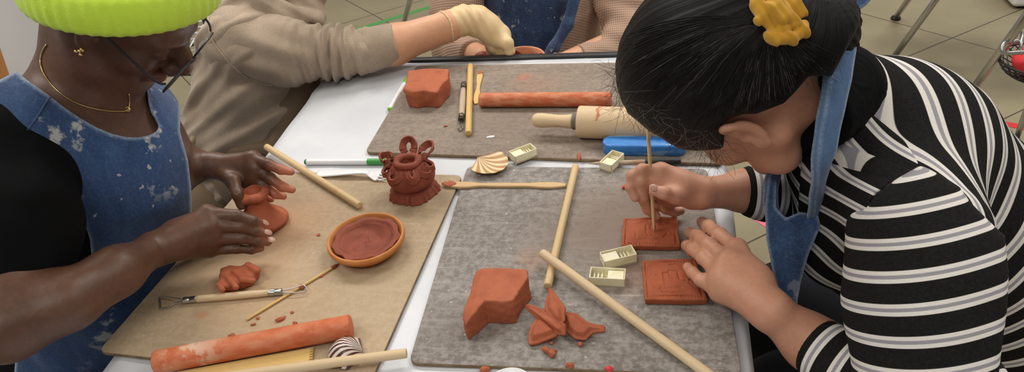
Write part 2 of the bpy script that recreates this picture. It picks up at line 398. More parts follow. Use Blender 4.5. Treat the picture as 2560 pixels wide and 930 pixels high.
# fabrics
def m_denim(name, a, b, splat=.0, worn='#5F7BA6', seed=0., sscale=26):
    t = NT(name, .9); v = t.coord(loc=(seed, seed, seed)); n = t.noise(9, 5, .6, v); n2 = t.noise(300, 2, .5, v); f = t.noise(600, 1, .5, t.coord(scale=(1, 1, .25)))
    c = t.mix(t.ramp(n, [(.3, 0.), (.72, 1.)]), a, b)
    st = t.noise(30, 5, .7, t.coord(scale=(1.6, 1.6, .35), loc=(seed, 0, 0)))
    c = t.mix(t.math('MULTIPLY', t.ramp(st, [(.5, 0.), (.75, 1.)]), .25), c, worn)
    c = t.mix(t.math('MULTIPLY', t.ramp(st, [(.3, 1.), (.45, 0.)]), .35), c, '#101C33')
    c = t.mix(t.math('MULTIPLY', t.ramp(n2, [(.45, 0.), (.7, 1.)]), .2), c, worn)
    c = t.mix(t.math('MULTIPLY', t.attr('edge'), t.ramp(t.noise(420, 2, .5, v), [(.3, .35), (.6, .95)])), c, '#9FB2CC')
    if splat:
        m1 = t.math('MULTIPLY', t.ramp(t.noise(sscale, 5, .65, v), [(.585, 0.), (.64, 1.)]), t.ramp(t.noise(5.5, 2, .5, v), [(.45, 0.), (.56, 1.)]))
        m1 = t.math('MAXIMUM', m1, t.math('MULTIPLY', t.ramp(t.noise(75, 2, .5, v), [(.72, 0.), (.75, 1.)]), .8))
        c = t.mix(t.math('MULTIPLY', m1, splat), c, '#C9CBC8')
    t.color(c); t.b.inputs['Sheen Weight'].default_value = .15; t.bump(t.math('ADD', f, t.math('MULTIPLY', n, 1.5)), .3, .0012); MAT[name] = t.m
m_denim('denim_left', '#1F3A64', '#2A4876', .75); m_denim('denim_dark', '#1A2B4A', '#243A60', .8, seed=2., sscale=22)
m_denim('denim_strap', '#34527E', '#4E6E98', 0); m_denim('denim_bib', '#20395C', '#2B4870', .25, seed=3.)
simple('black_tee', '#08090B', .95, '#0D0E11', 20, .2); MAT['black_tee'].node_tree.nodes['Principled BSDF'].inputs['Specular IOR Level'].default_value = .15
def m_fleece(name, a, b, sc=320):
    t = NT(name, .95); n = t.noise(12, 4, .6); n2 = t.noise(sc, 2, .6)
    t.color(t.mix(t.math('MULTIPLY', t.ramp(n2, [(.4, 0.), (.65, 1.)]), .5), t.mix(t.ramp(n, [(.35, 0.), (.7, 1.)]), a, b), b)); t.b.inputs['Sheen Weight'].default_value = .2
    t.bump(t.math('ADD', n, t.math('MULTIPLY', n2, .5)), .35, .0015); MAT[name] = t.m
m_fleece('hoodie_fleece', '#B3A18E', '#9A8876'); m_fleece('linen', '#857058', '#75624C', 500); m_fleece('velvet', '#C99B30', '#B5831F', 150)
m_fleece('beige_rope', '#B9A282', '#A08A6C')
t = NT('waffle_knit', .95); wu = t.math('SINE', t.math('MULTIPLY', t.attr('u'), 2*PI/.0042)); wv = t.math('SINE', t.math('MULTIPLY', t.attr('v'), 2*PI/.0055))
h = t.math('MAXIMUM', wu, wv); t.color(t.mix(t.ramp(t.math('ADD', t.math('MULTIPLY', h, .35), .5), [(.25, 0.), (.75, 1.)]), '#A07F6C', '#BE9F8C')); t.bump(h, .5, .0012); MAT['waffle_knit'] = t.m
t = NT('beanie_knit', .9); rb = t.math('SINE', t.math('MULTIPLY', t.attr('u'), 46)); n = t.noise(500, 2)
c = t.mix(t.ramp(t.noise(14, 3), [(.3, 0.), (.7, 1.)]), '#C4E83A', '#CDEE4E'); t.color(c); t.b.inputs['Sheen Weight'].default_value = .25
t.bump(t.math('ADD', rb, t.math('MULTIPLY', n, .8)), .35, .0016); MAT['beanie_knit'] = t.m
def m_stripe(name, period, off=0., w=.34):
    t = NT(name, .95); s = t.math('FRACT', t.math('ADD', t.math('DIVIDE', t.attr('s'), period), off))
    # white-grey-white band on black
    a = .5-w/2; b = .5+w/2; g0 = .5-w/6.5; g1 = .5+w/6.5
    col = t.ramp(s, [(a-.008, '#0A0A0B'), (a+.008, '#E4E0DA'), (g0-.006, '#E4E0DA'), (g0+.006, '#9A97A0'), (g1-.006, '#9A97A0'), (g1+.006, '#E4E0DA'), (b-.008, '#E4E0DA'), (b+.008, '#0A0A0B')])
    n = t.noise(350, 2); t.color(t.mix(t.math('MULTIPLY', n, .12), col, '#6E6A66')); t.b.inputs['Specular IOR Level'].default_value = .15; t.bump(t.math('ADD', n, t.noise(20)), .3, .0012); MAT[name] = t.m
def m_skin(name, a, b, c2, sss=.12, rough=.5, tipc=None):
    t = NT(name, rough, Subsurface_Weight=sss, Subsurface_Scale=.008); t.b.inputs['Subsurface Radius'].default_value = (1, .35, .2)
    n = t.noise(14, 4, .6); n2 = t.noise(160, 4, .6); c = t.mix(t.ramp(n, [(.3, 0.), (.7, 1.)]), a, b)
    c = t.mix(t.math('MULTIPLY', t.ramp(n2, [(.45, 0.), (.7, 1.)]), .3), c, c2)
    if tipc: c = t.mix(t.attr('tip'), c, tipc)
    t.color(c); t.bump(t.math('ADD', n2, t.math('MULTIPLY', t.noise(700, 2), .5)), .22, .0008); MAT[name] = t.m
m_skin('skin_dark', '#654434', '#503528', '#75523F', .06, .45, '#C0765A'); m_skin('skin_right', '#C9937A', '#B98368', '#D2A088', .15, .5, '#D09C8C'); m_skin('skin_fair', '#D9A686', '#CC9674', '#DDAF92', .15)
m_skin('skin_lip', '#8A4A44', '#7A3F3A', '#9A5A52', .1, .4); simple('smear', '#CF8460', .8, '#C0714C', 90)
m_skin('glove_latex', '#E3C79B', '#D6B888', '#E8D0A8', .15, .5, '#9A5A38'); m_skin('nail', '#B48C7C', '#B48C7C', '#BC9686', .1, .3)
t = NT('hair_black', .5); t.b.inputs['Specular IOR Level'].default_value = .22; g = t.noise(3, 6, .7, None); at = t.math('ADD', t.math('MULTIPLY', t.attr('u'), 160), t.math('MULTIPLY', t.noise(30, 3), 8)); sn = t.math('SINE', at)
n = t.n('TexNoise'); n.noise_dimensions = '1D'; n.inputs['Scale'].default_value = 1; t.link(t.math('MULTIPLY', t.attr('u'), 120), n.inputs['W']); n.inputs['Detail'].default_value = 6
t.color(t.mix(t.math('MULTIPLY', t.ramp(n.outputs['Fac'], [(.55, 0.), (.75, 1.)]), .6), '#070607', '#1C1B1C')); t.bump(n.outputs['Fac'], .6, .003); MAT['hair_black'] = t.m
simple('hair_strand', '#0B0A0A', .45); MAT['hair_strand'].node_tree.nodes['Principled BSDF'].inputs['Specular IOR Level'].default_value = .3; simple('hair_grey', '#5A5552', .45); simple('hair_short', '#0C0B0B', .9, '#1A1716', 300, .8, 300)
t = NT('lens_glass', .05, Transmission_Weight=.9, IOR=1.45, Alpha=.45); t.color('#C8D6E6'); MAT['lens_glass'] = t.m
# floor tiles: two families of joints
t = NT('floor_tile', .38); sx = t.n('SeparateXYZ'); t.link(t.tc.outputs['Object'], sx.inputs[0])
def joint(nx, ny, off):
    v = t.math('ADD', t.math('MULTIPLY', sx.outputs[0], nx), t.math('MULTIPLY', sx.outputs[1], ny)); v = t.math('DIVIDE', t.math('SUBTRACT', v, off), .475)
    return t.math('MULTIPLY', t.math('ABSOLUTE', t.math('SUBTRACT', t.math('FRACT', t.math('ADD', v, .5)), .5)), .475)
A0 = (1.142, 2.899)
j = t.math('MINIMUM', joint(.695, .719, .695*A0[0]+.719*A0[1]), joint(-.602, .799, -.602*A0[0]+.799*A0[1]))
n = t.noise(2.2, 5, .6, t.coord(scale=(1, 2, 1))); base = t.mix(t.ramp(n, [(.3, 0.), (.7, 1.)]), '#8A8168', '#998F74'); base = t.mix(t.math('MULTIPLY', t.ramp(t.noise(40, 4), [(.5, 0.), (.7, 1.)]), .2), base, '#8E8672')
t.color(t.mix(t.ramp(t.math('MULTIPLY', j, 100), [(.22, 1.), (.32, 0.)]), base, '#4A443A')); MAT['floor_tile'] = t.m
simple('wall_paint', '#D9D9DC', .7, '#D0D0D4', 2); simple('ceiling_paint', '#E6E6E2', .8); simple('tape_green', '#4E9A50', .5); simple('tape_blue', '#2F62B8', .5); simple('tape_red', '#CC2A30', .5); simple('tape_pink', '#E2708C', .5)

# ================================================= ROOM
def struct(name, g, m): o = g.obj(name, m, smooth=False); o['kind'] = 'structure'; return o
fl = struct('floor', Geo().box((0, 1.6, -.05), (3.9, 4.4, .05)), 'floor_tile')
for i in range(1): pass
# keep tile coordinates in world space
fl.data.transform(Matrix.Translation(fl.location)); fl.location = (0, 0, 0)
struct('ceiling', Geo().box((0, 1.6, 2.95), (3.9, 4.4, .05)), 'ceiling_paint')
struct('wall_left', Geo().box((-3.85, 1.6, 1.45), (.05, 4.4, 1.45)), 'wall_paint')
struct('wall_right', Geo().box((3.85, 1.6, 1.45), (.05, 4.4, 1.45)), 'wall_paint')
struct('wall_back', Geo().box((0, 5.95, 1.45), (3.9, .05, 1.45)), 'wall_paint')
struct('wall_front', Geo().box((0, -2.75, 1.45), (3.9, .05, 1.45)), 'wall_paint')
def tape(name, pts, w, m, label):
    g = Geo(); P = [G(x, y, .0) for x, y in pts]; g_v = []
    for i, p in enumerate(P):
        t_ = unit(P[min(i+1, len(P)-1)]-P[max(i-1, 0)]); nrm = np.array([-t_[1], t_[0], 0]); s = w/2/(1 if 0 < i < len(P)-1 else 1)
        if 0 < i < len(P)-1: s = w/2/max(.5, abs(unit(P[i]-P[i-1])@t_))
        g_v += [p+nrm*s, p-nrm*s]
    n = len(P); bot = [(v[0], v[1], .0002) for v in g_v]; top = [(v[0], v[1], .0012) for v in g_v]
    fs = []
    for i in range(n-1):
        a, b, c, d = 2*i, 2*i+1, 2*i+3, 2*i+2; o = 2*n
        fs += [(a, b, c, d), (o+a, o+d, o+c, o+b), (a, d, o+d, o+a), (b, o+b, o+c, c)]
    fs += [(0, 2*n, 2*n+1, 1), (2*n-2, 2*n-1, 4*n-1, 4*n-2)]
    g.add(bot+top, fs); g.obj(name, m, smooth=False, label=label, cat='tape')
tape('floor_tape', [(700, 140), (880, 78), (1100, 10), (1210, -25)], .03, 'tape_green', 'long green tape line on the grey floor tiles behind the table')
tape('floor_tape', [(430, 329), (510, 303), (560, 287)], .032, 'tape_blue', 'blue tape line on the floor between the two left people')
tape('floor_tape', [(2440, 345), (2508, 309), (2580, 323), (2700, 350)], .035, 'tape_red', 'red tape corner on the floor at the right')
tape('floor_tape', [(1886, 533), (1930, 560)], .05, 'tape_pink', 'pink tape piece on the floor seen past the right table edge')
# lamps of the room: recessed light panels in the ceiling, out of the photograph's frame
def lamp(x, y, sx, sy, e, col):
    o = thing('ceiling_light', 'flat white ceiling light panel', 'ceiling light', (x, y, 2.88), 'ceiling light panels')
    Geo().box((x, y, 2.89), (sx/2+.02, sy/2+.02, .01), .003).obj('frame', 'white_plastic', o, smooth=False)
    l = bpy.data.lights.new('panel_light', 'AREA'); l.shape = 'RECTANGLE'; l.size = sx; l.size_y = sy; l.energy = e; l.color = col
    lo = bpy.data.objects.new('panel_light', l); COL.objects.link(lo); lo.parent = o; lo.location = (0, 0, -.005)
for (x, y, sx, sy, e) in ((-1.5, 2.4, 1.4, .7, 45), (.6, 2.4, 1.4, .7, 40), (-1.9, .4, 1.2, .8, 26), (1.7, .6, 1.2, .8, 20), (-.2, -.9, 1.4, .6, 20), (2.4, 3.6, 1.2, .6, 26)):
    lamp(x, y, sx, sy, e, (1., .965, .9))
w = bpy.data.worlds.new('world'); SC.world = w; w.use_nodes = True; w.node_tree.nodes['Background'].inputs[0].default_value = (.8, .85, .95, 1); w.node_tree.nodes['Background'].inputs[1].default_value = .3
SC.view_settings.view_transform = 'Standard'; SC.view_settings.look = 'None'; SC.view_settings.gamma = 1; SC.view_settings.exposure = .04; SC.view_settings.use_curve_mapping = False

# ================================================= TABLE
X0, X1, Y0, Y1 = -.635, .097, .12, 1.285
tb = thing('work_table', 'folding work table with black metal rim under a white sheet', 'table', (-.27, .7, 0))
Geo().box((-.27, (Y0+Y1)/2-.005, .728), ((X1-X0)/2-.012, (Y1-Y0)/2-.012, .0155), .003).obj('tabletop', 'grey_vinyl', tb, smooth=False)
Geo().box((-.27, Y1+.006, .738), ((X1-X0)/2+.01, .008, .018), .003).obj('back_rim', 'black_metal', tb, label='black metal rim along the far end of the table')
for x in (X0+.06, X1-.06):
    for y in (Y0+.1, Y1-.1): Geo().tube([(x, y, 0), (x, y, .71)], .014, 12).obj('leg', 'dark_steel', tb)
# white sheet: a thin draped cloth with soft drop at its sides
def sheet():
    prof = [(X0-.012, .56), (X0-.016, .64), (X0-.014, .7), (X0-.010, .738), (X0-.003, .7475), (X0+.012, .7495)]
    prof += [(X0+.012+(X1-X0-.024)*i/30, .7495) for i in range(1, 31)]
    prof += [(X1+.003, .7475), (X1+.010, .738), (X1+.014, .7), (X1+.018, .64), (X1+.015, .56)]
    ys = np.linspace(Y0, Y1-.004, 70); vs = []; fs = []
    for j, y in enumerate(ys):
        for i, (x, z) in enumerate(prof):
            dz = 0; dx = 0
            if z < .742: dx = .006*math.sin(y*31+x*3)*(.75-z)/.15
            if z > .745:
                u = x*23+y*9; dz = .0009*max(0, math.sin(u*3.1+math.sin(y*17)*1.2))*(1 if x < -.45 else .5)
                if y > 1.12 and x < -.44: dz += .004*max(0, math.sin(x*60+y*45))**2*min(1, (y-1.12)/.06)
            vs.append((x+dx, y, z+dz+.001))
    n = len(prof)
    for j in range(len(ys)-1):
        for i in range(n-1): fs.append((j*n+i, j*n+i+1, (j+1)*n+i+1, (j+1)*n+i))
    o = Geo().add(vs, fs).obj('table_cover', 'table_sheet', label='white plastic sheet covering the work table', cat='table cover')
    md = o.modifiers.new('thick', 'SOLIDIFY'); md.thickness = .0012; md.offset = -1
sheet()
def board(name, label, pix, mat, z=TZ+.0016, th=.0054):
    P = [G(x, y, z+th) for x, y in pix]; P2 = []
    n = len(P)
    for i in range(n):                       # rounded corners
        a, b, c = P[i-1], P[i], P[(i+1) % n]; r = .012
        u1 = unit(a-b); u2 = unit(c-b)
        for t_ in np.linspace(0, 1, 5): P2.append((1-t_)**2*(b+u1*r)+2*t_*(1-t_)*b+t_*t_*(b+u2*r))
    g = Geo(); g.prism(P2, z, z+th, .0012, 2); o = g.obj(name, 'board_edge', label=label, cat='board')
    o.data.materials.append(MAT[mat]); 
    for p in o.data.polygons:
        if p.normal.z > .9: p.material_index = 1
    o.data.polygons.foreach_set('use_smooth', [False]*len(o.data.polygons)); return o
def loc_of(o, x, y): p = G(x, y)-np.array(o.location); return p[0], p[1]
def dust(pix, lst, z=TZ+.007):
    P = np.array([G(x, y, z) for x, y in pix]); c = (P.min(0)+P.max(0))/2
    return [(*(G(x, y, z)-c)[:2], r, col, am) for x, y, r, col, am in lst]
m_board('board_far', '#83756A', '#6F6156', '#9A8D80', '#B9B0A6', seed=1., clay=dust([(1040, 164), (1760, 152), (1810, 409), (912, 380)], [(1310, 193, .02, '#C0683F', .8), (1335, 215, .07, '#A87358', .35), (1270, 300, .10, '#75655A', .5)]))
b_far = board('modelling_board', 'brown-grey modelling board at the far end, under the rolling pin', [(1040, 164), (1760, 152), (1810, 409), (912, 380)], 'board_far')
m_board('board_left', '#B09A7E', '#A38C70', '#BBA88E', '#C8B8A0', seed=4., clay=dust([(640, 428), (1156, 437), (926, 955), (243, 879)], [(720, 560, .10, '#B9794F', .55), (560, 660, .13, '#B58A62', .45), (680, 760, .1, '#B58A62', .35), (1120, 485, .035, '#6E6153', .6), (503, 789, .011, '#C8744A', .9), (900, 700, .12, '#A38F74', .4)]))
b_left = board('modelling_board', 'tan modelling board on the left, holding the saucer and lotus pot', [(640, 428), (1156, 437), (926, 955), (243, 879)], 'board_left')
b_left.location.z += 0
m_board('board_right', '#857E79', '#665E58', '#ADA7A3', '#D8D2CC', seed=7., clay=dust([(1168, 415), (1768, 421), (1856, 938), (1021, 907)], [(1500, 570, .13, '#7A6455', .75), (1650, 520, .12, '#75604F', .7), (1590, 690, .05, '#9A6A4E', .5), (1330, 650, .03, '#A8765A', .5), (1100, 830, .07, '#6B625B', .5)]))
b_right = board('modelling_board', 'grey scratched modelling board at the right, under the two clay tiles', [(1168, 415), (1768, 421), (1856, 938), (1021, 907)], 'board_right')
# ================================================= THINGS ON THE TABLE
def rodprof(L, r, rd=.0012, dome=False):
    if dome: return [(r*math.sin(t), r-r*math.cos(t)) for t in np.linspace(.05, PI/2, 6)]+[(r*math.sin(t), L-r+r*math.cos(t)) for t in np.linspace(PI/2, .05, 6)]
    return [(r-rd, 0), (r-rd*.3, rd*.3), (r, rd)]+[(r, L*i/12) for i in range(1, 12)]+[(r, L-rd), (r-rd*.3, L-rd*.3), (r-rd, L)]
def dowel(label, a, b, r, mat='dowel_wood', name='dowel', z=None, zb=None, cat='dowel', jit=0, **kw):
    X, L = frame(a, b, (BZ if z is None else z)+r, None if zb is None else zb+r)
    o = Geo(X).lathe(rodprof(L, r), 24, axis='x').obj(name, mat, label=label, cat=cat, auto=50, **kw); return o
dowel('thin pale dowel lying diagonally at the top left, between fork and hand', (666, 367), (900, 514), .0056, group=None)
dowel('pale dowel upright in view, its lower end crossed by another dowel', (1439, 416), (1369, 716), .0052)
dowel('long diagonal dowel on the right board, resting across another dowel', (1355, 632), (1815, 968), .0058, 'pale_wood', z=BZ+.0106, zb=BZ-.001)
dowel('pale dowel at the bottom edge beside the striped purple shell', (1017, 883), (480, 952), .0056, 'pale_wood', z=BZ+.0035, zb=BZ+.0045)
dowel('yellowish dowel on the far board beside the wooden paddle stick', (1176, 164), (1171, 334), .0055, 'yellow_wood')
def pin(name, label, a, b, r, mat, over):
    X, L = frame(a, b, BZ+r); prof = [(r-.002, 0), (r-.0005, .0008), (r, .002)]+[(r, L*i/30) for i in range(1, 30)]+[(r, L-.002), (r-.0005, L-.0008), (r-.002, L)]
    g = Geo(X).lathe(prof, 40, axis='x', jitter=lambda a, i: .006*math.sin(a*3+i*.7)); vs = np.array(g.v); Xi = np.array(X.inverted())
    al = (vs@Xi[:3, :3].T+Xi[:3, 3])[:, 0]/L
    return mesh(name, g.v, g.f, mat, attrs={'along': al}, label=label, cat='roller', auto=50)
pin('clay_roller', 'thick clay-stained wooden roller on the left board with white patches at one end', (388, 906), (879, 815), .0138, 'clay_pin_near', True)
pin('clay_roller', 'clay-stained wooden roller lying on the far board above the rolling pin', (1199, 250), (1529, 248), .0124, 'clay_pin_far', True)
# rolling pin
X, L = frame((1330, 300), (1700, 314), BZ+.025); rp = thing('rolling_pin', 'pale wooden rolling pin with a round-ended handle and a clay smear', 'rolling pin', G(1330, 300, BZ))
hl = [(.0015, 0), (.0055, .0006), (.009, .003), (.0112, .008), (.0118, .016), (.0108, .028), (.0098, .042), (.0104, .054), (.0115, .062), (.0108, .066)]
def gx(fr): return fr
g = Geo(X); g.lathe(hl, 28, axis='x'); g.obj('handle', 'pale_wood', rp)
Geo(X).lathe([(.0122, .066), (.0128, .0675), (.0128, .073), (.0122, .0745)], 28, axis='x').obj('collar', 'grey_vinyl', rp, label='grey collar ring', auto=40)
x0 = .0745; x1 = x0+.17
Geo(X).lathe([(.0225, x0), (.0245, x0+.001), (.0252, x0+.003)]+[(.0252, x0+.17*i/20) for i in range(1, 20)]+[(.0252, x1-.003), (.0225, x1)], 48, axis='x').obj('barrel', 'pale_wood', rp, auto=40)
vs = []; fs = []; n = 26
for i in range(n+1):
    a = -.5+PI*.95*i/n; xx = x0+.033+.0012*math.sin(i*.9); w_ = .0020+.0007*math.sin(i*1.7)
    for k in (-1, 1): vs.append((xx+k*w_, .0256*math.cos(a), .0256*math.sin(a)))
for i in range(n): fs.append((2*i, 2*i+1, 2*i+3, 2*i+2))
Geo(X).add(vs, fs).obj('clay_smear', 'smear', rp, label='orange clay smear round the barrel')
Geo(X).lathe([(.0108, x1), (.0115, x1+.01), (.0098, x1+.03), (.0118, x1+.055), (.009, x1+.068), (.002, x1+.07)], 24, axis='x').obj('handle', 'pale_wood', rp)
# small ivory domino-like moulds
def box_mould(a, b, w, h, label, flip=False):
    X, L = frame(a, b, BZ); g = Geo(X); t_ = .0013
    g.box((L/2, 0, .0016), (L/2, w/2, .0016), .0004)
    for s in (-1, 1): g.box((L/2, s*(w/2-t_/2), h/2), (L/2, t_/2, h/2), .0005)
    for x in (t_/2, L-t_/2): g.box((x, 0, h/2), (t_/2, w/2, h/2), .0005)
    o = thing('ivory_mould', label, 'mould', G(*a, BZ), 'ivory plastic moulds')
    g.obj('case', 'ivory_plastic', o, smooth=False)
    g = Geo(X); s0 = .5 if flip else .04; g.box((L*(s0+.23), 0, h*.42), (L*.225, w/2-t_*1.2, h*.42), .0006)
    g.obj('insert', 'ivory_plastic', o, smooth=False)
    g = Geo(X)
    for k in range(3): g.box((L*((.12 if flip else .6)+.11*k), 0, h*.3), (L*.02, w/2-t_*2.2, h*.3), .0003)
    g.obj('rib', 'ivory_plastic', o, smooth=False)
box_mould((1282, 404), (1336, 383), .0205, .014, 'ivory plastic mould box at the edge of the far board, above the tan shell')
box_mould((1514, 429), (1546, 398), .0205, .014, 'ivory plastic mould box by the pointed wooden tool, below the blue block')
box_mould((1506, 664), (1586, 645), .0195, .0145, 'ivory plastic mould box below the upper clay tile, tilted')
box_mould((1476, 702), (1564, 707), .0195, .0145, 'ivory plastic mould box left of the lower clay tile, nearest the camera', True)
# blue painted block
X, L = frame((1507, 380), (1716, 382), BZ); pts = []
for k in range(24):
    a = 2*PI*k/24; cx = .014 if math.cos(a) < 0 else L-.014; pts.append((cx+.014*math.cos(a), .004+.0155*math.sin(a)))
Geo(X).prism(pts, 0, .0185, .0025, 3).obj('blue_block', 'blue_paint', label='blue painted wooden block with worn pale scratches and rounded ends', cat='block', auto=60)
# pointed tool with black handle
X, L = frame((1470, 409), (1702, 403), BZ+.0045); o = thing('needle_tool', 'pointed wooden tool with a black handle below the blue block', 'clay tool', G(1470, 409))
Geo(X).lathe([(.0006, 0), (.0022, .012), (.0036, .03), (.004, L*.62)], 16, axis='x').obj('shaft', 'dusty_wood', o)
Geo(X).lathe([(.0042, L*.62), (.0052, L*.63), (.0054, L*.97), (.004, L)], 18, axis='x').obj('handle', 'black_plastic', o, label='black handle', auto=40)
# wooden modelling tool with flared ends
def flat_tool(name, label, a, b, ws, th, mat, z=BZ, cat='clay tool', tipc=None, zb=None):
    X, L = frame(a, b, z, zb); o = thing(name, label, cat, G(*a, z)); n = len(ws); P = spline([(L*i/(n-1), w_, 0) for i, w_ in enumerate(ws)], 6)
    up = [(p[0], p[1]/2) for p in P]; lo = [(p[0], -p[1]/2) for p in P[::-1]]
    Geo(X).prism(up+lo, .0, th, th*.3, 2).obj('blade', mat, o, auto=50)
    return o, X, L
o, X, L = flat_tool('modelling_tool', 'wooden modelling tool with flattened ends lying across the gap of two boards', (1111, 466), (1415, 467), [.003, .013, .0135, .0075, .0085, .009, .0085, .0085, .0125, .013, .006], .0045, 'tool_wood')
v = Vol(.0006); v.ell((.008, .001, .0045), (.011, .0062, .0012), mod=lambda X, Y, Z: .0008*fnoise(X, Y, Z, 500)); vs, fs = v.mesh(.003)
g = Geo(X); g.add(vs, fs.tolist()); g.obj('clay_tip', 'clay', o, label='clay smear on the tip')
o, X, L = flat_tool('paddle_stick', 'flat yellow wooden paddle stick standing beside the far dowel', (1190, 262), (1201, 182), [.006, .012, .011, .0075, .007, .0095, .0115, .007], .003, 'yellow_wood')
v = Vol(.0006); v.ell((L-.004, 0, .003), (.007, .005, .0012), mod=lambda X, Y, Z: .0008*fnoise(X, Y, Z, 500)); vs, fs = v.mesh(.003)
Geo(X).add(vs, fs.tolist()).obj('clay_tip', 'clay', o, label='clay on the tip')
Geo(X).box((L*.5, 0, .0031), (.008, .0012, .0002)).obj('stamp', 'tool_wood', o, smooth=False)
# ribbon tools
def ribbon_tool(label, ferL0, ferL1, ferR0, ferR1, tipL, tipR, r, wood, name='ribbon_tool', z=BZ, steel='steel', clay=None):
    o = thing(name, label, 'clay tool', G(*ferL0, z))
    X, L = frame(ferL1, ferR0, z+r); Geo(X).lathe([(r*.92, 0), (r, .003), (r*1.06, L*.35), (r*1.1, L*.5), (r*1.02, L*.8), (r*.92, L)], 20, axis='x').obj('handle', wood, o)
    for a, b in ((ferL0, ferL1), (ferR0, ferR1)):
        X, L = frame(a, b, z+r); Geo(X).lathe([(r*.85, 0), (r*.97, .0006), (r*.97, L*.45), (r*.9, L*.5), (r*.97, L*.55), (r*.97, L-.0006), (r*.85, L)], 18, axis='x').obj('ferrule', steel, o, auto=40)
    for pts in (tipL, tipR):
        P = spline([G(x, y, z+zz) for x, y, zz in pts], 6); Geo().tube(P, .0008, 8).obj('wire_loop', steel, o)
    if clay:
        x, y, s = clay; v = Vol(.0007); v.ell(G(x, y, z+.004), (s, s*.7, s*.7), mod=lambda X, Y, Z: .001*fnoise(X, Y, Z, 450)); vs, fs = v.mesh(.004); mesh('clay_bit', vs, fs, 'clay', o, label='clay stuck in the wire loop')
    return o
ribbon_tool('double-ended wire loop tool with pale wooden handle on the left board', (459, 751), (492, 748), (672, 732), (705, 729),
    [(460, 749, .006), (430, 744, .005), (402, 742, .003), (401, 755, .002), (403, 770, .002), (420, 768, .003), (440, 757, .005), (460, 753, .006)],
    [(705, 726, .006), (735, 720, .006), (757, 713, .007), (766, 720, .006), (762, 729, .005), (735, 732, .005), (705, 731, .006)], .0046, 'pale_wood', clay=(757, 716, .0045))
ribbon_tool('worn wire loop tool with grey-brown handle on the far board', (1152, 300), (1154, 288), (1158, 224), (1159, 212),
    [(1151, 300, .005), (1147, 312, .004), (1146, 322, .002), (1152, 327, .002), (1157, 321, .002), (1156, 312, .004), (1153, 300, .005)],
    [(1158, 213, .005), (1155, 207, .004), (1158, 204, .003), (1164, 205, .004), (1161, 213, .005)], .0052, 'dusty_wood', steel='dark_steel')
# skewer with clay tip
X, L = frame((617, 799), (832, 669), BZ+.0019); o = thing('skewer', 'thin bamboo skewer with a clay-covered tip, left of the saucer', 'stick', G(617, 799))
Geo(X).lathe(rodprof(L, .0018, .0004), 10, axis='x').obj('rod', 'yellow_wood', o)
Geo(X).lathe([(.0019, L-.002), (.0028, L+.001), (.0022, L+.005), (.0004, L+.01)], 10, axis='x').obj('tip', 'clay_wet', o, label='dark clay tip')
# saw-toothed slat
X, L = frame((784, 893), (440, 955), BZ+.0005); w_ = .0235; pts = []
for k in range(6):
    y = -w_/2+w_*k/6; pts += [(.0, y), (.0, y+w_/6*.45), (.0035, y+w_/6*.5), (.0035, y+w_/6*.95)]
pts += [(0, w_/2), (L, w_/2), (L, -w_/2)]
Geo(X).prism(pts, 0, .0045, .0003, 1).obj('toothed_slat', 'yellow_wood', label='flat wooden slat with a toothed end in front of the clay roller', cat='clay tool', smooth=False)
# markers
def marker(label, a, b, r, capf, capmat, z, plug, name='marker_pen'):
    X, L = frame(a, b, z+r); o = thing(name, label, 'marker', G(*a, z))
    Geo(X).lathe([(r*.5, .0), (r*.8, .0005), (r*.9, .002), (r*.9, .004)], 20, axis='x').obj('end_plug', plug, o, label='green end plug', auto=40)
    Geo(X).lathe([(r*.9, .004), (r, .0055), (r, L*capf)], 24, axis='x').obj('barrel', 'white_plastic', o, auto=40)
    Geo(X).lathe([(r*1.06, L*capf), (r*1.06, L*.9), (r*.75, L*.93), (r*.7, L)], 24, axis='x').obj('cap', capmat, o, label='green cap', auto=40)
marker('white marker pen with a dark green cap left of the lotus pot', (762, 405), (1010, 404), .0049, .64, 'green_plastic', TZ+.0015, 'dark_green')
marker('white marker pen pointing under the far clay block', (973, 275), (1022, 190), .0045, .75, 'lime_plastic', TZ+.0015, 'lime_plastic')
# fork
o = thing('plastic_fork', 'white plastic fork behind the left dowel', 'fork', G(880, 434)); X, L = frame((792, 435), (971, 441), BZ+.0015)
P = [(0, .0095, .001), (L*.2, .009, .003), (L*.45, .0075, .006), (L*.68, .005, .007), (L*.76, .007, .004), (L*.84, .0125, .0015), (L*.88, .013, .001)]
P = spline(P, 5); vs = []; fs = []
for p in P:
    for k, zz in ((-1, 0), (-.6, .0008), (.6, .0008), (1, 0)): vs.append((p[0], p[1]*k, p[2]+(-zz if p[0] > L*.74 else zz)))
for i in range(len(P)-1):
    for k in range(3): fs.append((i*4+k, i*4+k+1, i*4+k+5, i*4+k+4))
f_ = Geo(X).add(vs, fs).obj('handle', 'white_plastic', o); md = f_.modifiers.new('t', 'SOLIDIFY'); md.thickness = .0012
for k in range(4):
    y = -.0105+.007*k; Geo(X).tube([(L*.87, y, .0012), (L*.94, y*1.02, .001), (L*1.0, y*1.0, .0035)], [.0019, .0017, .0008], 8, flat=.6).obj('tine', 'white_plastic', o)
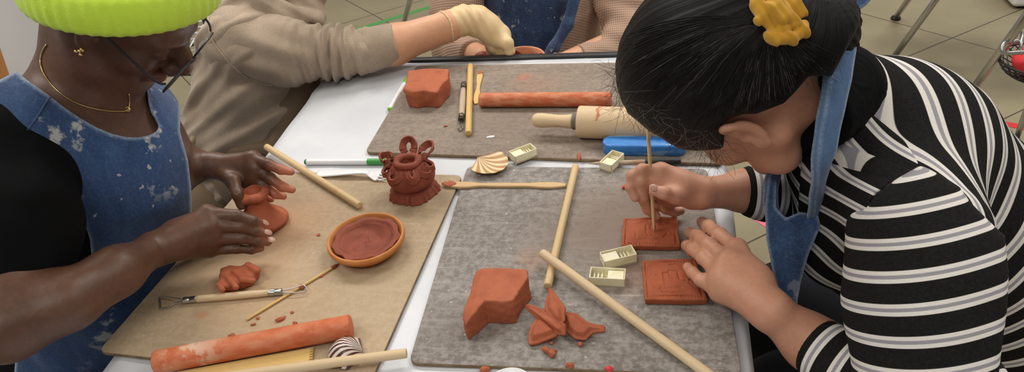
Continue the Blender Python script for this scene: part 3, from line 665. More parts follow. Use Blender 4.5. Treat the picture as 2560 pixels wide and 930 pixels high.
# shells
def shell(label, umbo, tip, wd, h, nr, mat, spread=1.15, flip=1, name='seashell', tilt=0, z=BZ+.001):
    X, L = frame(umbo, tip, z); vs = []; fs = []; at = []; ns, nt = 26, 72
    for i in range(ns+1):
        s = i/ns
        for k in range(nt+1):
            th = (k/nt*2-1)*spread; rib = .5+.5*math.cos(th*nr*2)
            R_ = L*s*(1+.03*rib*s)*(math.cos(th*.62)**.9)
            x = R_*math.cos(th); y = R_*math.sin(th)*wd
            e = 1-abs(th/spread)**2.2
            zz = h*(math.sin(PI*min(1, s*.93+.05))**.75)*(.12+.88*e)+.0009*rib*s
            if flip < 0: zz = h*(1-math.sin(PI*min(1, .12+s*.42))*.0)-h*(math.sin(PI*min(1, s*.95+.02))**.8)*(.15+.85*e)*.9+.0009*rib*s
            vs.append((x, y, max(zz, 0)+.0006)); at.append(rib)
    for i in range(ns):
        for k in range(nt): fs.append((i*(nt+1)+k, i*(nt+1)+k+1, (i+1)*(nt+1)+k+1, (i+1)*(nt+1)+k))
    g = Geo(X).add(vs, fs); o = mesh(name, g.v, g.f, mat, attrs={'rib': at}, label=label, cat='shell'); md = o.modifiers.new('t', 'SOLIDIFY'); md.thickness = .0011; return o
shell('tan ribbed scallop shell on the upper edge of the right board', (1197, 405), (1258, 434), .78, .009, 9, 'shell_tan', 1.2, -1)
shell('domed seashell with purple and white stripes beside the near clay roller', (909, 886), (826, 884), .82, .0195, 12, 'shell_purple', 1.2, 1)
# saucer with clay disc
c = G(914, 592, BZ+.022); D0 = depth_of(c); R0 = 98*D0/F; sa = thing('terracotta_saucer', 'terracotta saucer holding a pressed clay disc on the left board', 'saucer', (c[0], c[1], BZ))
simple('terracotta', '#D08C4E', .7, '#C27A3E', 40, .2, 300)
T = Matrix.Translation((c[0], c[1], BZ+.0003))
prof = [(.001, .003), (R0*.6, .003), (R0*.62, 0), (R0*.7, 0), (R0*.72, .002), (R0*.84, .008), (R0*.93, .012), (R0*.935, .0135), (R0*.96, .0142), (R0*.965, .0155), (R0*.995, .0168), (R0, .020), (R0*.985, .0228), (R0*.955, .0238), (R0*.925, .0228), (R0*.9, .019), (R0*.86, .012), (R0*.8, .009), (R0*.4, .008), (.001, .008)]
Geo(T).lathe(prof, 72, cap=False).obj('dish', 'terracotta', sa)
# the clay disc pressed inside
cd = thing('clay_disc', 'reddish clay disc with finger swirls pressed into the terracotta saucer', 'clay', (c[0], c[1], BZ+.0092))
v = Vol(.0009); r_ = R0*.86
def disc(X, Y, Z):
    x = X-c[0]-.001; y = Y-c[1]+.001; rr = np.sqrt(x*x+y*y); a = np.arctan2(y, x)
    top = .0135+.0085*np.clip((rr-r_*.5)/(r_*.35), 0, 1)**1.5+.0009*np.sin(a*3-rr*260)*(rr < r_*.75)+.0007*fnoise(X, Y, Z, 160)-.0016*np.exp(-((rr-r_*.38)/.004)**2)*(np.sin(a)+.3)
    edge = rr-(r_*.985+.0012*np.sin(a*7+1)+.001*np.sin(a*13)+.35*(Z-BZ-.02))
    return np.maximum(np.maximum((Z-BZ)-top, edge), (BZ+.0094)-Z)
v.func(disc, (c[0]-r_-.004, c[1]-r_-.004, BZ+.006), (c[0]+r_+.004, c[1]+r_+.004, BZ+.026)); v.obj('slab', 'clay_pot', cd)
# lotus pot
c = G(1036, 478, BZ); lp = thing('lotus_pot', 'dark red clay pot with curled petal loops and a ruffled foot', 'clay pot', c)
D0 = depth_of(c); px = D0/F; v = Vol(.001)
R_ = .0345
def fo(X, Y, Z):
    x = X-c[0]; y = Y-c[1]; rr = np.sqrt(x*x+y*y); a = np.arctan2(y, x); z = Z-BZ
    ro = .0375+.0015*np.sin(a*5+1)+.0009*np.sin(a*22)-.6*np.clip(z-.002, 0, 1)
    return np.maximum(rr-ro-.0006*np.sin(a*30)*1., np.maximum(-z+.0004, z-.0125))*.8
v.func(fo, (c[0]-.043, c[1]-.043, BZ), (c[0]+.043, c[1]+.043, BZ+.017))
v.ell(c+np.array([0, 0, .031]), (.0358, .0358, .0245), k=.003, mod=lambda X, Y, Z: .0006*fnoise(X, Y, Z, 120))
v.cap(c+np.array([0, -.001, .042]), c+np.array([0, -.001, .070]), .010, .013, op='s', k=.002)
v.obj('body', 'clay_pot', lp)
v = Vol(.0008); cc = c+np.array([0, -.001, .0535]); n = 30
P = [(cc+np.array([.0155*math.cos(a)*(1+.06*math.sin(2*a+1)), .0155*math.sin(a), .0012*math.sin(3*a)]), .0043+.0006*math.sin(5*a)) for a in np.linspace(0, 2*PI, n+1)]
v.chain(P, .003); v.chain([(p-np.array([0, 0, .008]), .004) for p, r in P], .004)
v.obj('mouth_ring', 'clay_pot', lp)
def ribbon(pts, w_, th=.0028, parent=lp, name='petal_loop', mat='clay_pot'):
    P = spline([c+np.array(p) for p in pts], 8); vs = []; fs = []; n = len(P)
    for i in range(n):
        t_ = unit(P[min(i+1, n-1)]-P[max(i-1, 0)]); rad = P[i]-c; rad[2] = 0; rad = unit(rad+1e-6); tw = unit(np.cross(t_, rad)) if np.linalg.norm(np.cross(t_, rad)) > .3 else np.array([0, 0, 1.])
        if tw[2] < 0: tw = -tw
        nn = unit(np.cross(t_, tw)); ww = w_*(1+.04*math.sin(i*.5))
        for a, b in ((-1, -1), (1, -1), (1.1, 0), (1, 1), (-1, 1), (-1.1, 0)): vs.append(P[i]+tw*a*ww/2+nn*b*th/2)
    for i in range(n-1):
        for k in range(6): fs.append((i*6+k, i*6+(k+1) % 6, (i+1)*6+(k+1) % 6, (i+1)*6+k))
    fs += [tuple(range(6)), tuple((n-1)*6+k for k in range(6))]
    Geo().add(vs, fs).obj(name, mat, parent, auto=60)
def petal(ang, rad, sz, zc, tilt=0, w_=.009):     # a curled ribbon loop standing off the shoulder
    ca, sa_ = math.cos(ang), math.sin(ang); pts = []
    for k in range(9):
        t_ = -2.5+5.0*k/8; o_ = sz*(1-math.cos(t_)) if 0 else 0
        rr = rad+sz*(.95*math.cos(t_)); tt = sz*.85*math.sin(t_); zz = zc+tilt*(math.cos(t_)+.8)*sz
        pts.append((rr*ca-tt*sa_, rr*sa_+tt*ca, zz))
    ribbon(pts, w_)
petal(math.radians(168), .034, .0105, .051, .25, .010)
petal(math.radians(100), .0285, .0100, .0545, .75, .010)
petal(math.radians(40), .031, .0120, .0545, .5, .010)
def garland(a0, a1, sag, w_=.006, r0=.025, z0=.0505, rm=.0382, th=.0032):
    pts = []
    for k in range(9):
        t_ = k/8; a = math.radians(a0+(a1-a0)*t_); b = math.sin(PI*t_)**.8; pts.append(((r0+(rm-r0)*b)*math.cos(a), (r0+(rm-r0)*b)*math.sin(a), z0-sag*b))
    ribbon(pts, w_, th)
garland(18, -28, .006, .009); garland(0, -48, .009, .008); garland(-44, -88, .0095, .007); garland(-54, -76, .005, .006)
garland(-90, -142, .009, .008); garland(-128, -178, .007, .008); garland(-170, -205, .004, .008)
# small flared vase being held
c = G(660, 560, BZ); va = thing('clay_vase', 'small flared clay vase between the left person\'s hands', 'clay vase', c); v = Vol(.0012)
v.ell(c+np.array([0.004, 0, .008]), (.034, .031, .0095), k=.01, mod=lambda X, Y, Z: .001*fnoise(X, Y, Z, 90)); v.ell(c+np.array([0, 0, .0]), (.033, .030, .012), k=.004)
v.cap(c+np.array([-.003, 0, .01]), c+np.array([-.001, .002, .040]), .025, .0135, k=.016); v.cap(c+np.array([-.001, .002, .042]), c+np.array([0, .002, .050]), .013, .016, k=.006)
n = 16; v.chain([(c+np.array([.0+.0165*math.cos(a), .002+.0155*math.sin(a), .052+.0014*math.sin(a*4)]), .0044+.0010*math.sin(a*5)) for a in np.linspace(0, 2*PI, n+1)], .004)
v.ell(c+np.array([0, .002, .059]), (.012, .011, .009), op='s', k=.003); v.clip((0, 0, -1), (0, 0, BZ+.0003)); v.obj('body', 'clay', va)
# crumpled lump
def poly_clay(name, label, pix, h, mat='clay', z=BZ, slope=.15, amp=.0015, fr=90, rnd=.006, extra=None, vox=.0012, cat='clay', parent=None):
    P = [G(x, y, z+h*.5) for x, y in pix]; v = Vol(vox); v.poly(P, z+.0003, z+h, rnd, .003, mod=lambda X, Y, Z: amp*fnoise(X, Y, Z, fr, 3)+amp*.5*fnoise(X, Y, Z, fr*3, 6), slope=slope)
    if extra: extra(v)
    v.clip((0, 0, -1), (0, 0, z+.0003)); return v.obj(name, mat, parent, label=label if not parent else None, cat=cat if not parent else None)
def folds(v):
    for (x0, y0, x1, y1, r) in ((560, 700, 580, 722, .0022), (575, 683, 600, 706, .0024), (598, 690, 585, 712, .002), (600, 678, 618, 700, .0024), (622, 672, 640, 690, .002), (612, 690, 640, 700, .002), (545, 690, 566, 700, .002)):
        v.cap(G(x0, y0, BZ+.017), G(x1, y1, BZ+.017), r, r*.8, op='s', k=.004)
    for (x0, y0, x1, y1, r) in ((568, 690, 590, 718, .004), (590, 680, 612, 700, .0045), (620, 664, 642, 676, .005), (606, 700, 632, 702, .004), (548, 712, 556, 724, .004)): v.cap(G(x0, y0, BZ+.015), G(x1, y1, BZ+.015), r, r, k=.002)
poly_clay('clay_lump', 'crumpled folded clay lump above the wire loop tool', [(545, 700), (552, 680), (580, 668), (606, 668), (622, 662), (645, 664), (651, 680), (640, 700), (612, 712), (585, 722), (556, 730), (540, 724)], .017, amp=.0016, fr=120, rnd=.007, extra=folds)
# clay blocks
def notch(v):
    v.poly([G(1208, 757, BZ+.034), G(1284, 757, BZ+.034), G(1296, 860, BZ+.034), G(1110, 860, BZ+.034)], BZ+.012, BZ+.06, .004, .003, 's', mod=lambda X, Y, Z: .0012*fnoise(X, Y, Z, 140))
P0 = [(1184, 684), (1318, 684), (1322, 705), (1306, 742), (1284, 785), (1262, 795), (1236, 789), (1205, 789), (1175, 800), (1152, 805), (1150, 790), (1170, 740)]
def topface(v):
    v.poly([G(1207, 753, BZ+.038), G(1284, 757, BZ+.038), G(1282, 870, BZ+.02), G(1130, 870, BZ+.02)], BZ+.020, BZ+.06, .003, .004, 's', mod=lambda X, Y, Z: .0015*fnoise(X, Y, Z, 140))
def wedge_clay():
    v = Vol(.0011); h = .036; T_ = [G(x, y, BZ+h) for x, y in ((1186, 668), (1318, 670), (1320, 690), (1283, 752), (1255, 756), (1212, 752), (1196, 768), (1160, 798), (1153, 780), (1165, 742), (1180, 700))]
    def fn(X, Y, Z):
        z = (Z-BZ)/h; d2 = poly_sd(np.array(T_)[:, :2], X+0*Y, Y+0*X)
        x = X-T_[5][0]; y = Y-T_[5][1]; top = (Z-BZ)-h+np.clip(-(x+.012), 0, 1)*.55+np.clip(-(y+.008), 0, 1)*.3-.0008*fnoise(X, Y, Z, 60)
        side = d2+.0018+.0012*fnoise(X, Y, Z, 110, 2)*(1-.2*z)+.0005*fnoise(X, Y, Z, 420, 4)
        q0 = np.maximum(side, 0); q1 = np.maximum(top+.0018, 0)
        return np.minimum(np.maximum(side, top+.0018), 0)+np.sqrt(q0*q0+q1*q1)-.0018
    A = np.array(T_); v.func(fn, (*(A.min(0)[:2]-.004), BZ), (*(A.max(0)[:2]+.004), BZ+h+.002)); v.clip((0, 0, -1), (0, 0, BZ+.0003))
    v.obj('clay_block', 'clay', label='cut clay block with a curved notch in front on the right board', cat='clay')
wedge_clay()
def far_block():
    v = Vol(.0012); h = .036; T_ = [G(x, y, BZ+h) for x, y in ((1022, 176), (1060, 170), (1121, 171), (1119, 196), (1100, 215), (1090, 226), (1060, 224), (1032, 226), (1012, 222), (1016, 196))]
    def fn(X, Y, Z):
        d2 = poly_sd(np.array(T_)[:, :2], X+0*Y, Y+0*X); z = (Z-BZ)/h
        top = (Z-BZ)-h-.0008*fnoise(X, Y, Z, 70)+.2*np.clip(T_[7][1]+.012-Y, 0, 1)
        side = d2+.003+.0015*fnoise(X, Y, Z, 130, 2)+(.5-z)*.002; q0 = np.maximum(side, 0); q1 = np.maximum(top+.003, 0)
        return np.minimum(np.maximum(side, top+.003), 0)+np.sqrt(q0*q0+q1*q1)-.003
    A = np.array(T_); v.func(fn, (*(A.min(0)[:2]-.004), BZ), (*(A.max(0)[:2]+.004), BZ+h+.002))
    for x, y, r, z in ((1030, 232, .010, .027), (1050, 234, .011, .025), (1020, 226, .009, .026), (1078, 230, .008, .026)): v.ell(G(x, y, BZ+z), (r, r*.8, r*.75), k=.004)
    v.clip((0, 0, -1), (0, 0, BZ+.0003)); v.obj('clay_block', 'clay', label='rough clay block at the far left corner of the far board', cat='clay')
far_block()
# torn scraps
c = G(1400, 800); sc_ = thing('clay_scraps', 'torn clay strips stuck together in a star shape on the right board', 'clay', c)
def strip(pix, zs, th=.007):
    th *= 1.25
    """pix polygon with a height for every vertex: thick torn sheet"""
    P = [G(x, y, BZ+z) for (x, y), z in zip(pix, zs)]; A = np.array(P); ctr = A.mean(0); U, S_, Vt = np.linalg.svd(A-ctr); nn = Vt[2]*np.sign(Vt[2][2]); e1 = Vt[0]; e2 = np.cross(nn, e1)
    Q = np.stack([(A-ctr)@e1, (A-ctr)@e2], 1); v = Vol(.001)
    def fn(X, Y, Z):
        x, y, z = X-ctr[0], Y-ctr[1], Z-ctr[2]; a = e1[0]*x+e1[1]*y+e1[2]*z; b = e2[0]*x+e2[1]*y+e2[2]*z; h = nn[0]*x+nn[1]*y+nn[2]*z
        d2 = poly_sd(Q, a, b)+.0012*fnoise(X, Y, Z, 170)-.0012; hh = np.abs(h+.001*fnoise(X, Y, Z, 110, 5))-th/2*np.clip(-d2/.006, .35, 1)+.001
        return np.minimum(np.maximum(d2, hh), 0)+np.sqrt(np.maximum(d2, 0)**2+np.maximum(hh, 0)**2)-.001
    v.func(fn, A.min(0)-.008, A.max(0)+.008); v.clip((0, 0, -1), (0, 0, BZ+.0003)); v.obj('strip', 'clay', sc_)
strip([(1376, 725), (1392, 742), (1408, 770), (1411, 800), (1400, 812), (1384, 800), (1366, 775), (1368, 750)], [.034, .032, .028, .02, .018, .02, .024, .03], .009)
strip([(1321, 767), (1345, 773), (1378, 790), (1412, 815), (1413, 836), (1398, 834), (1362, 812), (1347, 795)], [.018, .02, .024, .018, .012, .010, .014, .016], .009)
strip([(1348, 795), (1370, 805), (1395, 828), (1390, 840), (1360, 850), (1326, 857), (1325, 838), (1335, 815)], [.012, .012, .010, .006, .005, .005, .006, .01], .012)
strip([(1411, 785), (1440, 790), (1465, 806), (1507, 820), (1508, 828), (1480, 832), (1462, 845), (1440, 842), (1420, 825), (1410, 805)], [.016, .016, .014, .010, .008, .008, .006, .006, .008, .012], .011)
# crumbs
def crumb(x, y, s, label, z=BZ, mat='clay', el=(1, .7, .6), rot=0, name='clay_crumb', grp='clay crumbs'):
    s *= .8; c = G(x, y, z); bm = bmesh.new(); bmesh.ops.create_icosphere(bm, subdivisions=3, radius=1)
    R_ = Matrix.Rotation(rot, 3, 'Z')
    for v_ in bm.verts:
        p = v_.co.copy(); d = 1+.28*float(fnoise(p.x, p.y, p.z, 3., int(x) % 9)); v_.co = R_ @ Vector((p.x*s*el[0]*d, p.y*s*el[1]*d, max(p.z*d, -.8)*s*el[2]+s*el[2]*.8)) + Vector(c)
    return Geo().bm(bm).obj(name, mat, label=label, cat='crumb', group=grp)
for x, y, s, lb, el, rot in ((702, 800, .008, 'small curled clay crumb right of the skewer, above the near roller', (1.2, .4, .35), .7), (645, 797, .0032, 'tiny clay crumb beside the lower skewer end', (1, .7, .5), 0), (634, 812, .0035, 'tiny clay crumb just below the skewer end', (1.1, .7, .5), .3),
    (730, 782, .003, 'tiny clay crumb left of the middle of the left board', (1, .8, .5), 0), (802, 692, .0035, 'small clay crumb touching the skewer', (1.2, .7, .5), .4), (797, 588, .003, 'tiny clay crumb left of the saucer', (1, 1, .5), 0), (738, 810, .004, 'small clay crumb against the near roller', (1, .7, .6), .3), (580, 840, .0045, 'clay crumb behind the near roller, by its white patches', (1, .8, .6), .5),
    (1366, 878, .006, 'crumbled clay bit below the torn scraps', (1, .8, .7), -.8), (1380, 888, .006, 'crumbled clay bit at the lower edge below the torn scraps', (1, .8, .7), -.6), (1386, 879, .0035, 'small clay crumb right of the crumbled bit', (1, .8, .7), 0), (1452, 845, .007, 'flattened clay bit under the right arm of the scraps', (1.2, .6, .5), 0), (1450, 864, .0038, 'round clay crumb below the torn scraps', (1, 1, .8), 0), (1425, 917, .0048, 'clay crumb near the bottom edge of the right board', (1.1, .8, .8), 0),
    (1213, 928, .006, 'clay crumb on the white sheet by the white cup', (1.1, .8, .8), 0), (1378, 860, .003, 'tiny clay crumb just above the crumbled bit', (1, .8, .6), 0), (1114, 316, .0035, 'tiny clay crumb on the far board left of the worn loop tool', (1, .8, .5), 0)):
    crumb(x, y, s, lb, el=el, rot=rot, z=TZ+.0015 if y > 920 and x < 1300 else BZ)
crumb(1447, 393, .011, 'long reddish clay sliver hanging over the near edge of the far board', el=(.28, 1.3, .25), rot=.15, name='clay_sliver', grp=None)
crumb(1227, 343, .0075, 'white plastic scrap lying on the far board', mat='white_plastic', el=(1.1, .45, .18), rot=.3, name='plastic_scrap', grp=None)
crumb(1564, 470, .0045, 'small red bit by the right person\'s drawing hand', mat='red_plastic', el=(1.4, .8, .8), rot=.3, name='red_bit', grp=None)
crumb(1522, 926, .0045, 'small red bit at the bottom edge of the right board', mat='red_plastic', el=(1.2, .8, .8), name='red_bit', grp=None)
# white cup at the bottom edge
c = G(1275, 968, TZ+.024); D0 = depth_of(c); Geo(Matrix.Translation((c[0], c[1], TZ+.002))).lathe([(.001, .001), (.016, 0), (.018, .001), (.024, .022), (.0248, .0235), (.0238, .0235), (.0175, .003), (.001, .003)], 40, cap=False).obj('small_cup', 'white_plastic', label='small white cup cut off by the bottom edge of the photo', cat='cup')
# clay tiles with stamped patterns
def tile(label, quad, h, motif, nm='clay_tile'):
    Q = [G(x, y, BZ+h) for x, y in quad]; Q = [np.array(q) for q in Q]        # far-left, far-right, near-right, near-left
    def uv(a, b): return (1-b)*((1-a)*Q[0]+a*Q[1])+b*((1-a)*Q[3]+a*Q[2])
    v = Vol(.00075); A = np.array(Q)
    v.poly(A, BZ+.0003, BZ+h, .0022, mod=lambda X, Y, Z: .0007*fnoise(X, Y, Z, 110)+.0003*fnoise(X, Y, Z, 400, 4), slope=-.12)
    e = np.array([0, 0, .0002])
    n = 19
    for i in range(n):
        t_ = .07+.86*i/(n-1)
        for a, b in ((t_, .93), (t_, .07)) + (((.055, t_), (.945, t_)) if i % 1 == 0 else ()):
            p = uv(a, b)+e; v.cap(p, p, .0019, .0019, op='s', k=.0005)
    for L_ in motif:
        P = [uv(a, b)+e*2 for a, b in L_]
        for p, q in zip(P[:-1], P[1:]): v.cap(p, q, .0015, .0015, op='s', k=.0005)
    v.clip((0, 0, -1), (0, 0, BZ+.0003)); o = v.obj(nm, 'clay_tile', label=label, cat='clay tile', relax=0); return o, uv
E_ = [[(.42, .28), (.42, .55)], [(.42, .28), (.60, .26)], [(.50, .27), (.51, .45)], [(.42, .42), (.58, .40)], [(.60, .26), (.61, .45)], [(.44, .62), (.46, .66), (.5, .66), (.52, .62)], [(.28, .2), (.36, .14), (.46, .16)], [(.3, .78), (.42, .74), (.55, .8), (.68, .75)], [(.2, .4), (.24, .6), (.22, .7)], [(.7, .2), (.78, .16), (.8, .25)], [(.72, .72), (.8, .6), (.78, .5)]]
tl1, uv1 = tile('stamped square clay tile under the stick tip, farther of two tiles', [(1561, 545), (1692, 541), (1700, 614), (1556, 613)], .0095, E_)
R2 = [[(.36, .36), (.36, .72), (.62, .72)], [(.36, .36), (.44, .36)], [(.46, .30), (.62, .30)], [(.47, .30), (.47, .44)], [(.62, .3), (.63, .5)], [(.2, .5), (.24, .62), (.3, .7), (.27, .76)], [(.22, .4), (.28, .5)], [(.3, .82), (.45, .86), (.6, .82), (.72, .84)], [(.14, .14), (.3, .13), (.42, .16)], [(.5, .15), (.7, .12)], [(.74, .4), (.82, .5), (.78, .62), (.84, .7)], [(.72, .55), (.8, .6)]]
tl2, uv2 = tile('stamped square clay tile under the fingertips, nearer of two tiles', [(1606, 650), (1738, 646), (1767, 747), (1614, 747)], .0105, R2)
# held stick
a = uv1(.56, .56)+np.array([0, 0, -.0002]); b = W(1620, 322, .90); X, L = None, np.linalg.norm(b-a); x = unit(b-a); y = unit(np.cross([0, 0, 1], x)); zz = np.cross(x, y)
X = Matrix([[x[0], y[0], zz[0], a[0]], [x[1], y[1], zz[1], a[1]], [x[2], y[2], zz[2], a[2]], [0, 0, 0, 1]])
Geo(X).lathe([(.0004, 0), (.0013, .006), (.0022, .02), (.0024, .05), (.0024, L-.001), (.0016, L)], 14, axis='x').obj('carving_stick', 'tool_wood', label='thin pointed stick held upright in the right person\'s hand', cat='stick')
# ================================================= PEOPLE
def cone(poly, closed=True):
    P = np.array(poly, float)
    def fn(X, Y, Z):
        sh = np.broadcast(X, Y, Z).shape; X, Y, Z = [np.broadcast_to(a, sh) for a in (X, Y, Z)]
        q = (np.stack([X.ravel(), Y.ravel(), Z.ravel()], 1)-CAM) @ M; d = np.maximum(q[:, 2], .05)
        return (poly_sd(P, CX+F*q[:, 0]/d, CY-F*q[:, 1]/d)*d/F).reshape(sh)
    return fn
def keep(v, poly, k=.003, off=0, sub=False):
    """limit a volume to (or remove from it) the sight cone of a traced outline; evaluated near the surface only"""
    f = cone(poly); v.keeps = getattr(v, 'keeps', [])+[(f, k, off, sub)]
    return v
_field = Vol.field
def field2(s, pad=.01):
    Fd, mn = _field(s, pad)
    for f, k, off, sub in getattr(s, 'keeps', []):
        I = np.nonzero(Fd < max(.012, 3*s.vox)); c = Fd[I]
        val = f(mn[0]+I[0]*s.vox, mn[1]+I[1]*s.vox, mn[2]+I[2]*s.vox).astype(np.float32)+off
        if sub: val = -val
        h = np.maximum(k-np.abs(c-val), 0)/k; Fd[I] = np.maximum(c, val)+h*h*k*.25
    return Fd, mn
Vol.field = field2
def near_field(seed_fn, thr): pass
class Head:
    """head-local coordinates: x to the person's right, y forward, z up; origin between the ear canals"""
    def __init__(s, px, py, D, Rc, Fc, Uc, sc=1.):
        s.o = W(px, py, D); s.A = np.stack([unit(dirc(*Rc)), unit(dirc(*Fc)), unit(dirc(*Uc))]); s.sc = sc
        U = s.A[2]; Fw = unit(s.A[1]-U*(s.A[1]@U)); s.A = np.stack([s.A[0], Fw, U]); r = s.A[0]-Fw*(s.A[0]@Fw)-U*(s.A[0]@U); s.A[0] = unit(r)
    def p(s, x, y, z): return s.o+(np.array([x, y, z])*s.sc)@s.A
    def loc(s, P): return ((np.atleast_2d(P)-s.o)@s.A.T)/s.sc
    def e(s, v, c, r, **k): v.ell(s.p(*c), np.array(r)*s.sc, s.A, **k)
    def c(s, v, pts, **k): v.chain([(s.p(*p), r*s.sc) for *p, r in pts], **k)
    def build(s, v, jaw=1., nose=1., ears=True, lip=1., ey=0.):
        s.ey = ey
        s.e(v, (0, -.008, .045), (.075, .098, .082), k=.01)
        s.e(v, (0, .03, .0), (.064, .066, .075), k=.02)
        s.e(v, (0, .04, -.045), (.052, .052, .058), k=.02)
        for q in (-1, 1):
            s.c(v, [(q*.054, .0, -.04, .018*jaw), (q*.048, .03, -.075, .017*jaw), (q*.02, .075, -.098, .016)], k=.02)
            s.e(v, (q*.040, .066, -.028), (.022, .02, .022), k=.015)
            s.c(v, [(q*.042, .078, .019, .009), (q*.018, .09, .016, .010)], k=.012)
        s.e(v, (0, .084, -.096), (.018, .016, .016), k=.012)
        for q in (-1, 1):
            s.e(v, (q*.032, .099, -.002), (.018, .014, .012), op='s', k=.012)
            s.e(v, (q*.031, .081, -.001), (.0145, .0125, .0125), k=.003)
            s.c(v, [(q*.020, .092, -.0065, .0014), (q*.031, .0945, -.008, .0014), (q*.042, .089, -.006, .0012)], k=.002)
        s.c(v, [(0, .093, .008, .0075*nose), (0, .108, -.018, .0085*nose), (0, .116, -.033, .0105*nose)], k=.01)
        for q in (-1, 1): s.e(v, (q*.0125*nose, .104, -.037), (.0085*nose, .0105, .0075), k=.006); s.e(v, (q*.007, .108, -.0435), (.0035, .005, .003), op='s', k=.002)
        s.c(v, [(-.02, .089, -.0635, .0045*lip), (-.008, .1, -.0605, .006*lip), (0, .1005, -.0615, .0055*lip), (.008, .1, -.0605, .006*lip), (.02, .089, -.0635, .0045*lip)], k=.003)
        s.c(v, [(-.018, .088, -.0705, .005*lip), (0, .098, -.0735, .0078*lip), (.018, .088, -.0705, .005*lip)], k=.003)
        if ears:
            for q in (-1, 1): s.ear(v, q)
    def ear(s, v, q):
        P = []
        for t_ in np.linspace(-.35, 4.2, 15):       # helix rim from the front root over the top to the lobe
            P.append((q*(.078+.010*math.sin(min(max(t_, 0), PI))), s.ey+.009-.013*1.0*(1-math.cos(t_))*.75, .012+.020*math.sin(t_+.25) if t_ < 2.6 else .012+.020*math.sin(t_+.25)*1.35, .0036))
        s.c(v, P, k=.003)
        s.e(v, (q*.080, s.ey-.004, .004), (.0055, .012, .021), k=.005); s.e(v, (q*.0805, s.ey-.001, -.018), (.005, .0085, .0095), k=.005)
        s.e(v, (q*.088, s.ey-.001, .002), (.0075, .0075, .011), op='s', k=.004); s.e(v, (q*.077, s.ey+.009, -.002), (.005, .004, .006), k=.004)
def sstep(x, a, b): t_ = np.clip((x-a)/(b-a), 0, 1); return t_*t_*(3-2*t_)
def folds3(axis, dirn, amp, f, seed=0):
    """cloth folds running along `axis`, varying along `dirn`"""
    a = unit(axis); d = unit(dirn)
    def fn(X, Y, Z):
        s_ = d[0]*X+d[1]*Y+d[2]*Z; t_ = a[0]*X+a[1]*Y+a[2]*Z
        return -amp*(np.sin(s_*f+1.6*np.sin(t_*9+seed)+seed)+.5*np.sin(s_*f*2.1+2*np.sin(t_*13+seed*2)+1))
    return fn
def displace(v, fn, mn=None, mx=None):
    if mn is None: mn = np.min([p[1] for p in v.p if p[4] == 'u'], 0)-.02; mx = np.max([p[2] for p in v.p if p[4] == 'u'], 0)+.02
    v._add(fn, mn, mx, 0, 'a'); return v
def edge_attr(poly, w=.005):
    f = cone(poly); return lambda P: np.clip(1-np.abs(f(P[:, 0], P[:, 1], P[:, 2]))/w, 0, 1)
zero = lambda P: np.zeros(len(P))
def dome(P, c, r): return np.clip(1.3-np.linalg.norm(P-np.array(c), axis=1)/r, 0, 1)
def tips(*cs): return lambda P: np.clip(sum(dome(P, c, r)*a for c, r, a in cs), 0, 1)

from mathutils.bvhtree import BVHTree
_BV = {}
def onto(objs, pts, lift=.0015, D=1.):
    """rest traced points (x, y) on the surfaces seen there"""
    T = []
    for o in objs:
        if o.name in _BV: T.append(_BV[o.name]); continue
        me = o.data; mw = np.zeros(3); q = o
        while q is not None: mw += np.array(q.location); q = q.parent
        vs = np.empty(len(me.vertices)*3, np.float32); me.vertices.foreach_get('co', vs); vs = vs.reshape(-1, 3)+mw
        _BV[o.name] = BVHTree.FromPolygons(vs.tolist(), [tuple(p.vertices) for p in me.polygons]); T.append(_BV[o.name])
    out = []
    for x, y in pts:
        r = unit(ray(x, y)); best = None
        for t_ in T:
            h = t_.ray_cast(Vector(CAM), Vector(r))
            if h[0] is not None and (best is None or h[3] < best[1]): best = (np.array(h[0]), h[3], np.array(h[1]))
        if best is None: out.append(out[-1] if out else W(x, y, D)); continue
        n_ = best[2]; n_ = n_ if n_@r < 0 else -n_; out.append(best[0]+n_*lift)
    return out
# ------------------------------------------------------------------ LEFT PERSON (lime beanie)
A = thing('person', 'person in a lime green beanie and denim apron shaping a small vase at the left', 'person', (-.95, .62, 0))
HA = Head(282, -18, .8775, (-.147, -.671, -.727), (.711, -.582, .394), (.688, .459, -.563), .95)
nb = J(215, 212, 100, D=.95); chest = J(245, 400, 205, D=1.02); belly = J(235, 640, 215, D=1.12); hip = J(190, 880, 225, D=1.25)
shN = J(8, 372, 108, D=.88); shF = J(345, 290, 56, D=1.12)
def torsoA(v, g=0.):
    for p, q in ((nb, chest), (chest, belly), (belly, hip)): v.cap(p[0], q[0], p[1]+g-(.014 if p is nb else 0), q[1]+g, k=.03)
    v.cap(nb[0], shN[0], .042+g, shN[1]+g, k=.03); v.cap(nb[0], shF[0], .04+g, shF[1]+g, k=.03)
    v.cap(shN[0], chest[0], shN[1]-.004+g, .09+g, k=.05); v.cap(shF[0], chest[0], shF[1]+g, .09+g, k=.05)
v = Vol(.0021)
HA.build(v, nose=1.12, ears=True, lip=1.25, ey=.016)
nk = HA.p(0, -.02, -.05); v.cap(nk, nb[0], .043, .050, k=.03); v.cap(HA.p(-.01, .0, -.03), nb[0], .045, .050, k=.03)
torsoA(v)
elN = J(15, 812, 70, D=.79); wrN = J(384, 624, 43, z=.826)
v.chain([(shN[0], .055), (elN[0], .038)], k=.03); v.chain([elN, J(170, 752, 63, D=.815), J(290, 680, 52, D=.86), wrN], k=.03)
def hand(v, wr, mcps, fingers, thumb, rw=.8, k=.009):
    for m, (p, r) in enumerate(mcps): v.cap(wr[0], p, wr[1]*rw, r*1.15, k=k)
    for (p, r), (q, r2) in zip(mcps[:-1], mcps[1:]): v.cap(p, q, r*1.0, r2*1.0, k=k)
    for fg, mc in zip(fingers, mcps):
        ch = [mc]+fg; v.chain(ch, k=.0022)
        for (p, r) in ch[1:-1]: v.ell(p, (r*1.08,)*3, k=.002)
    v.chain(thumb, k=.005)
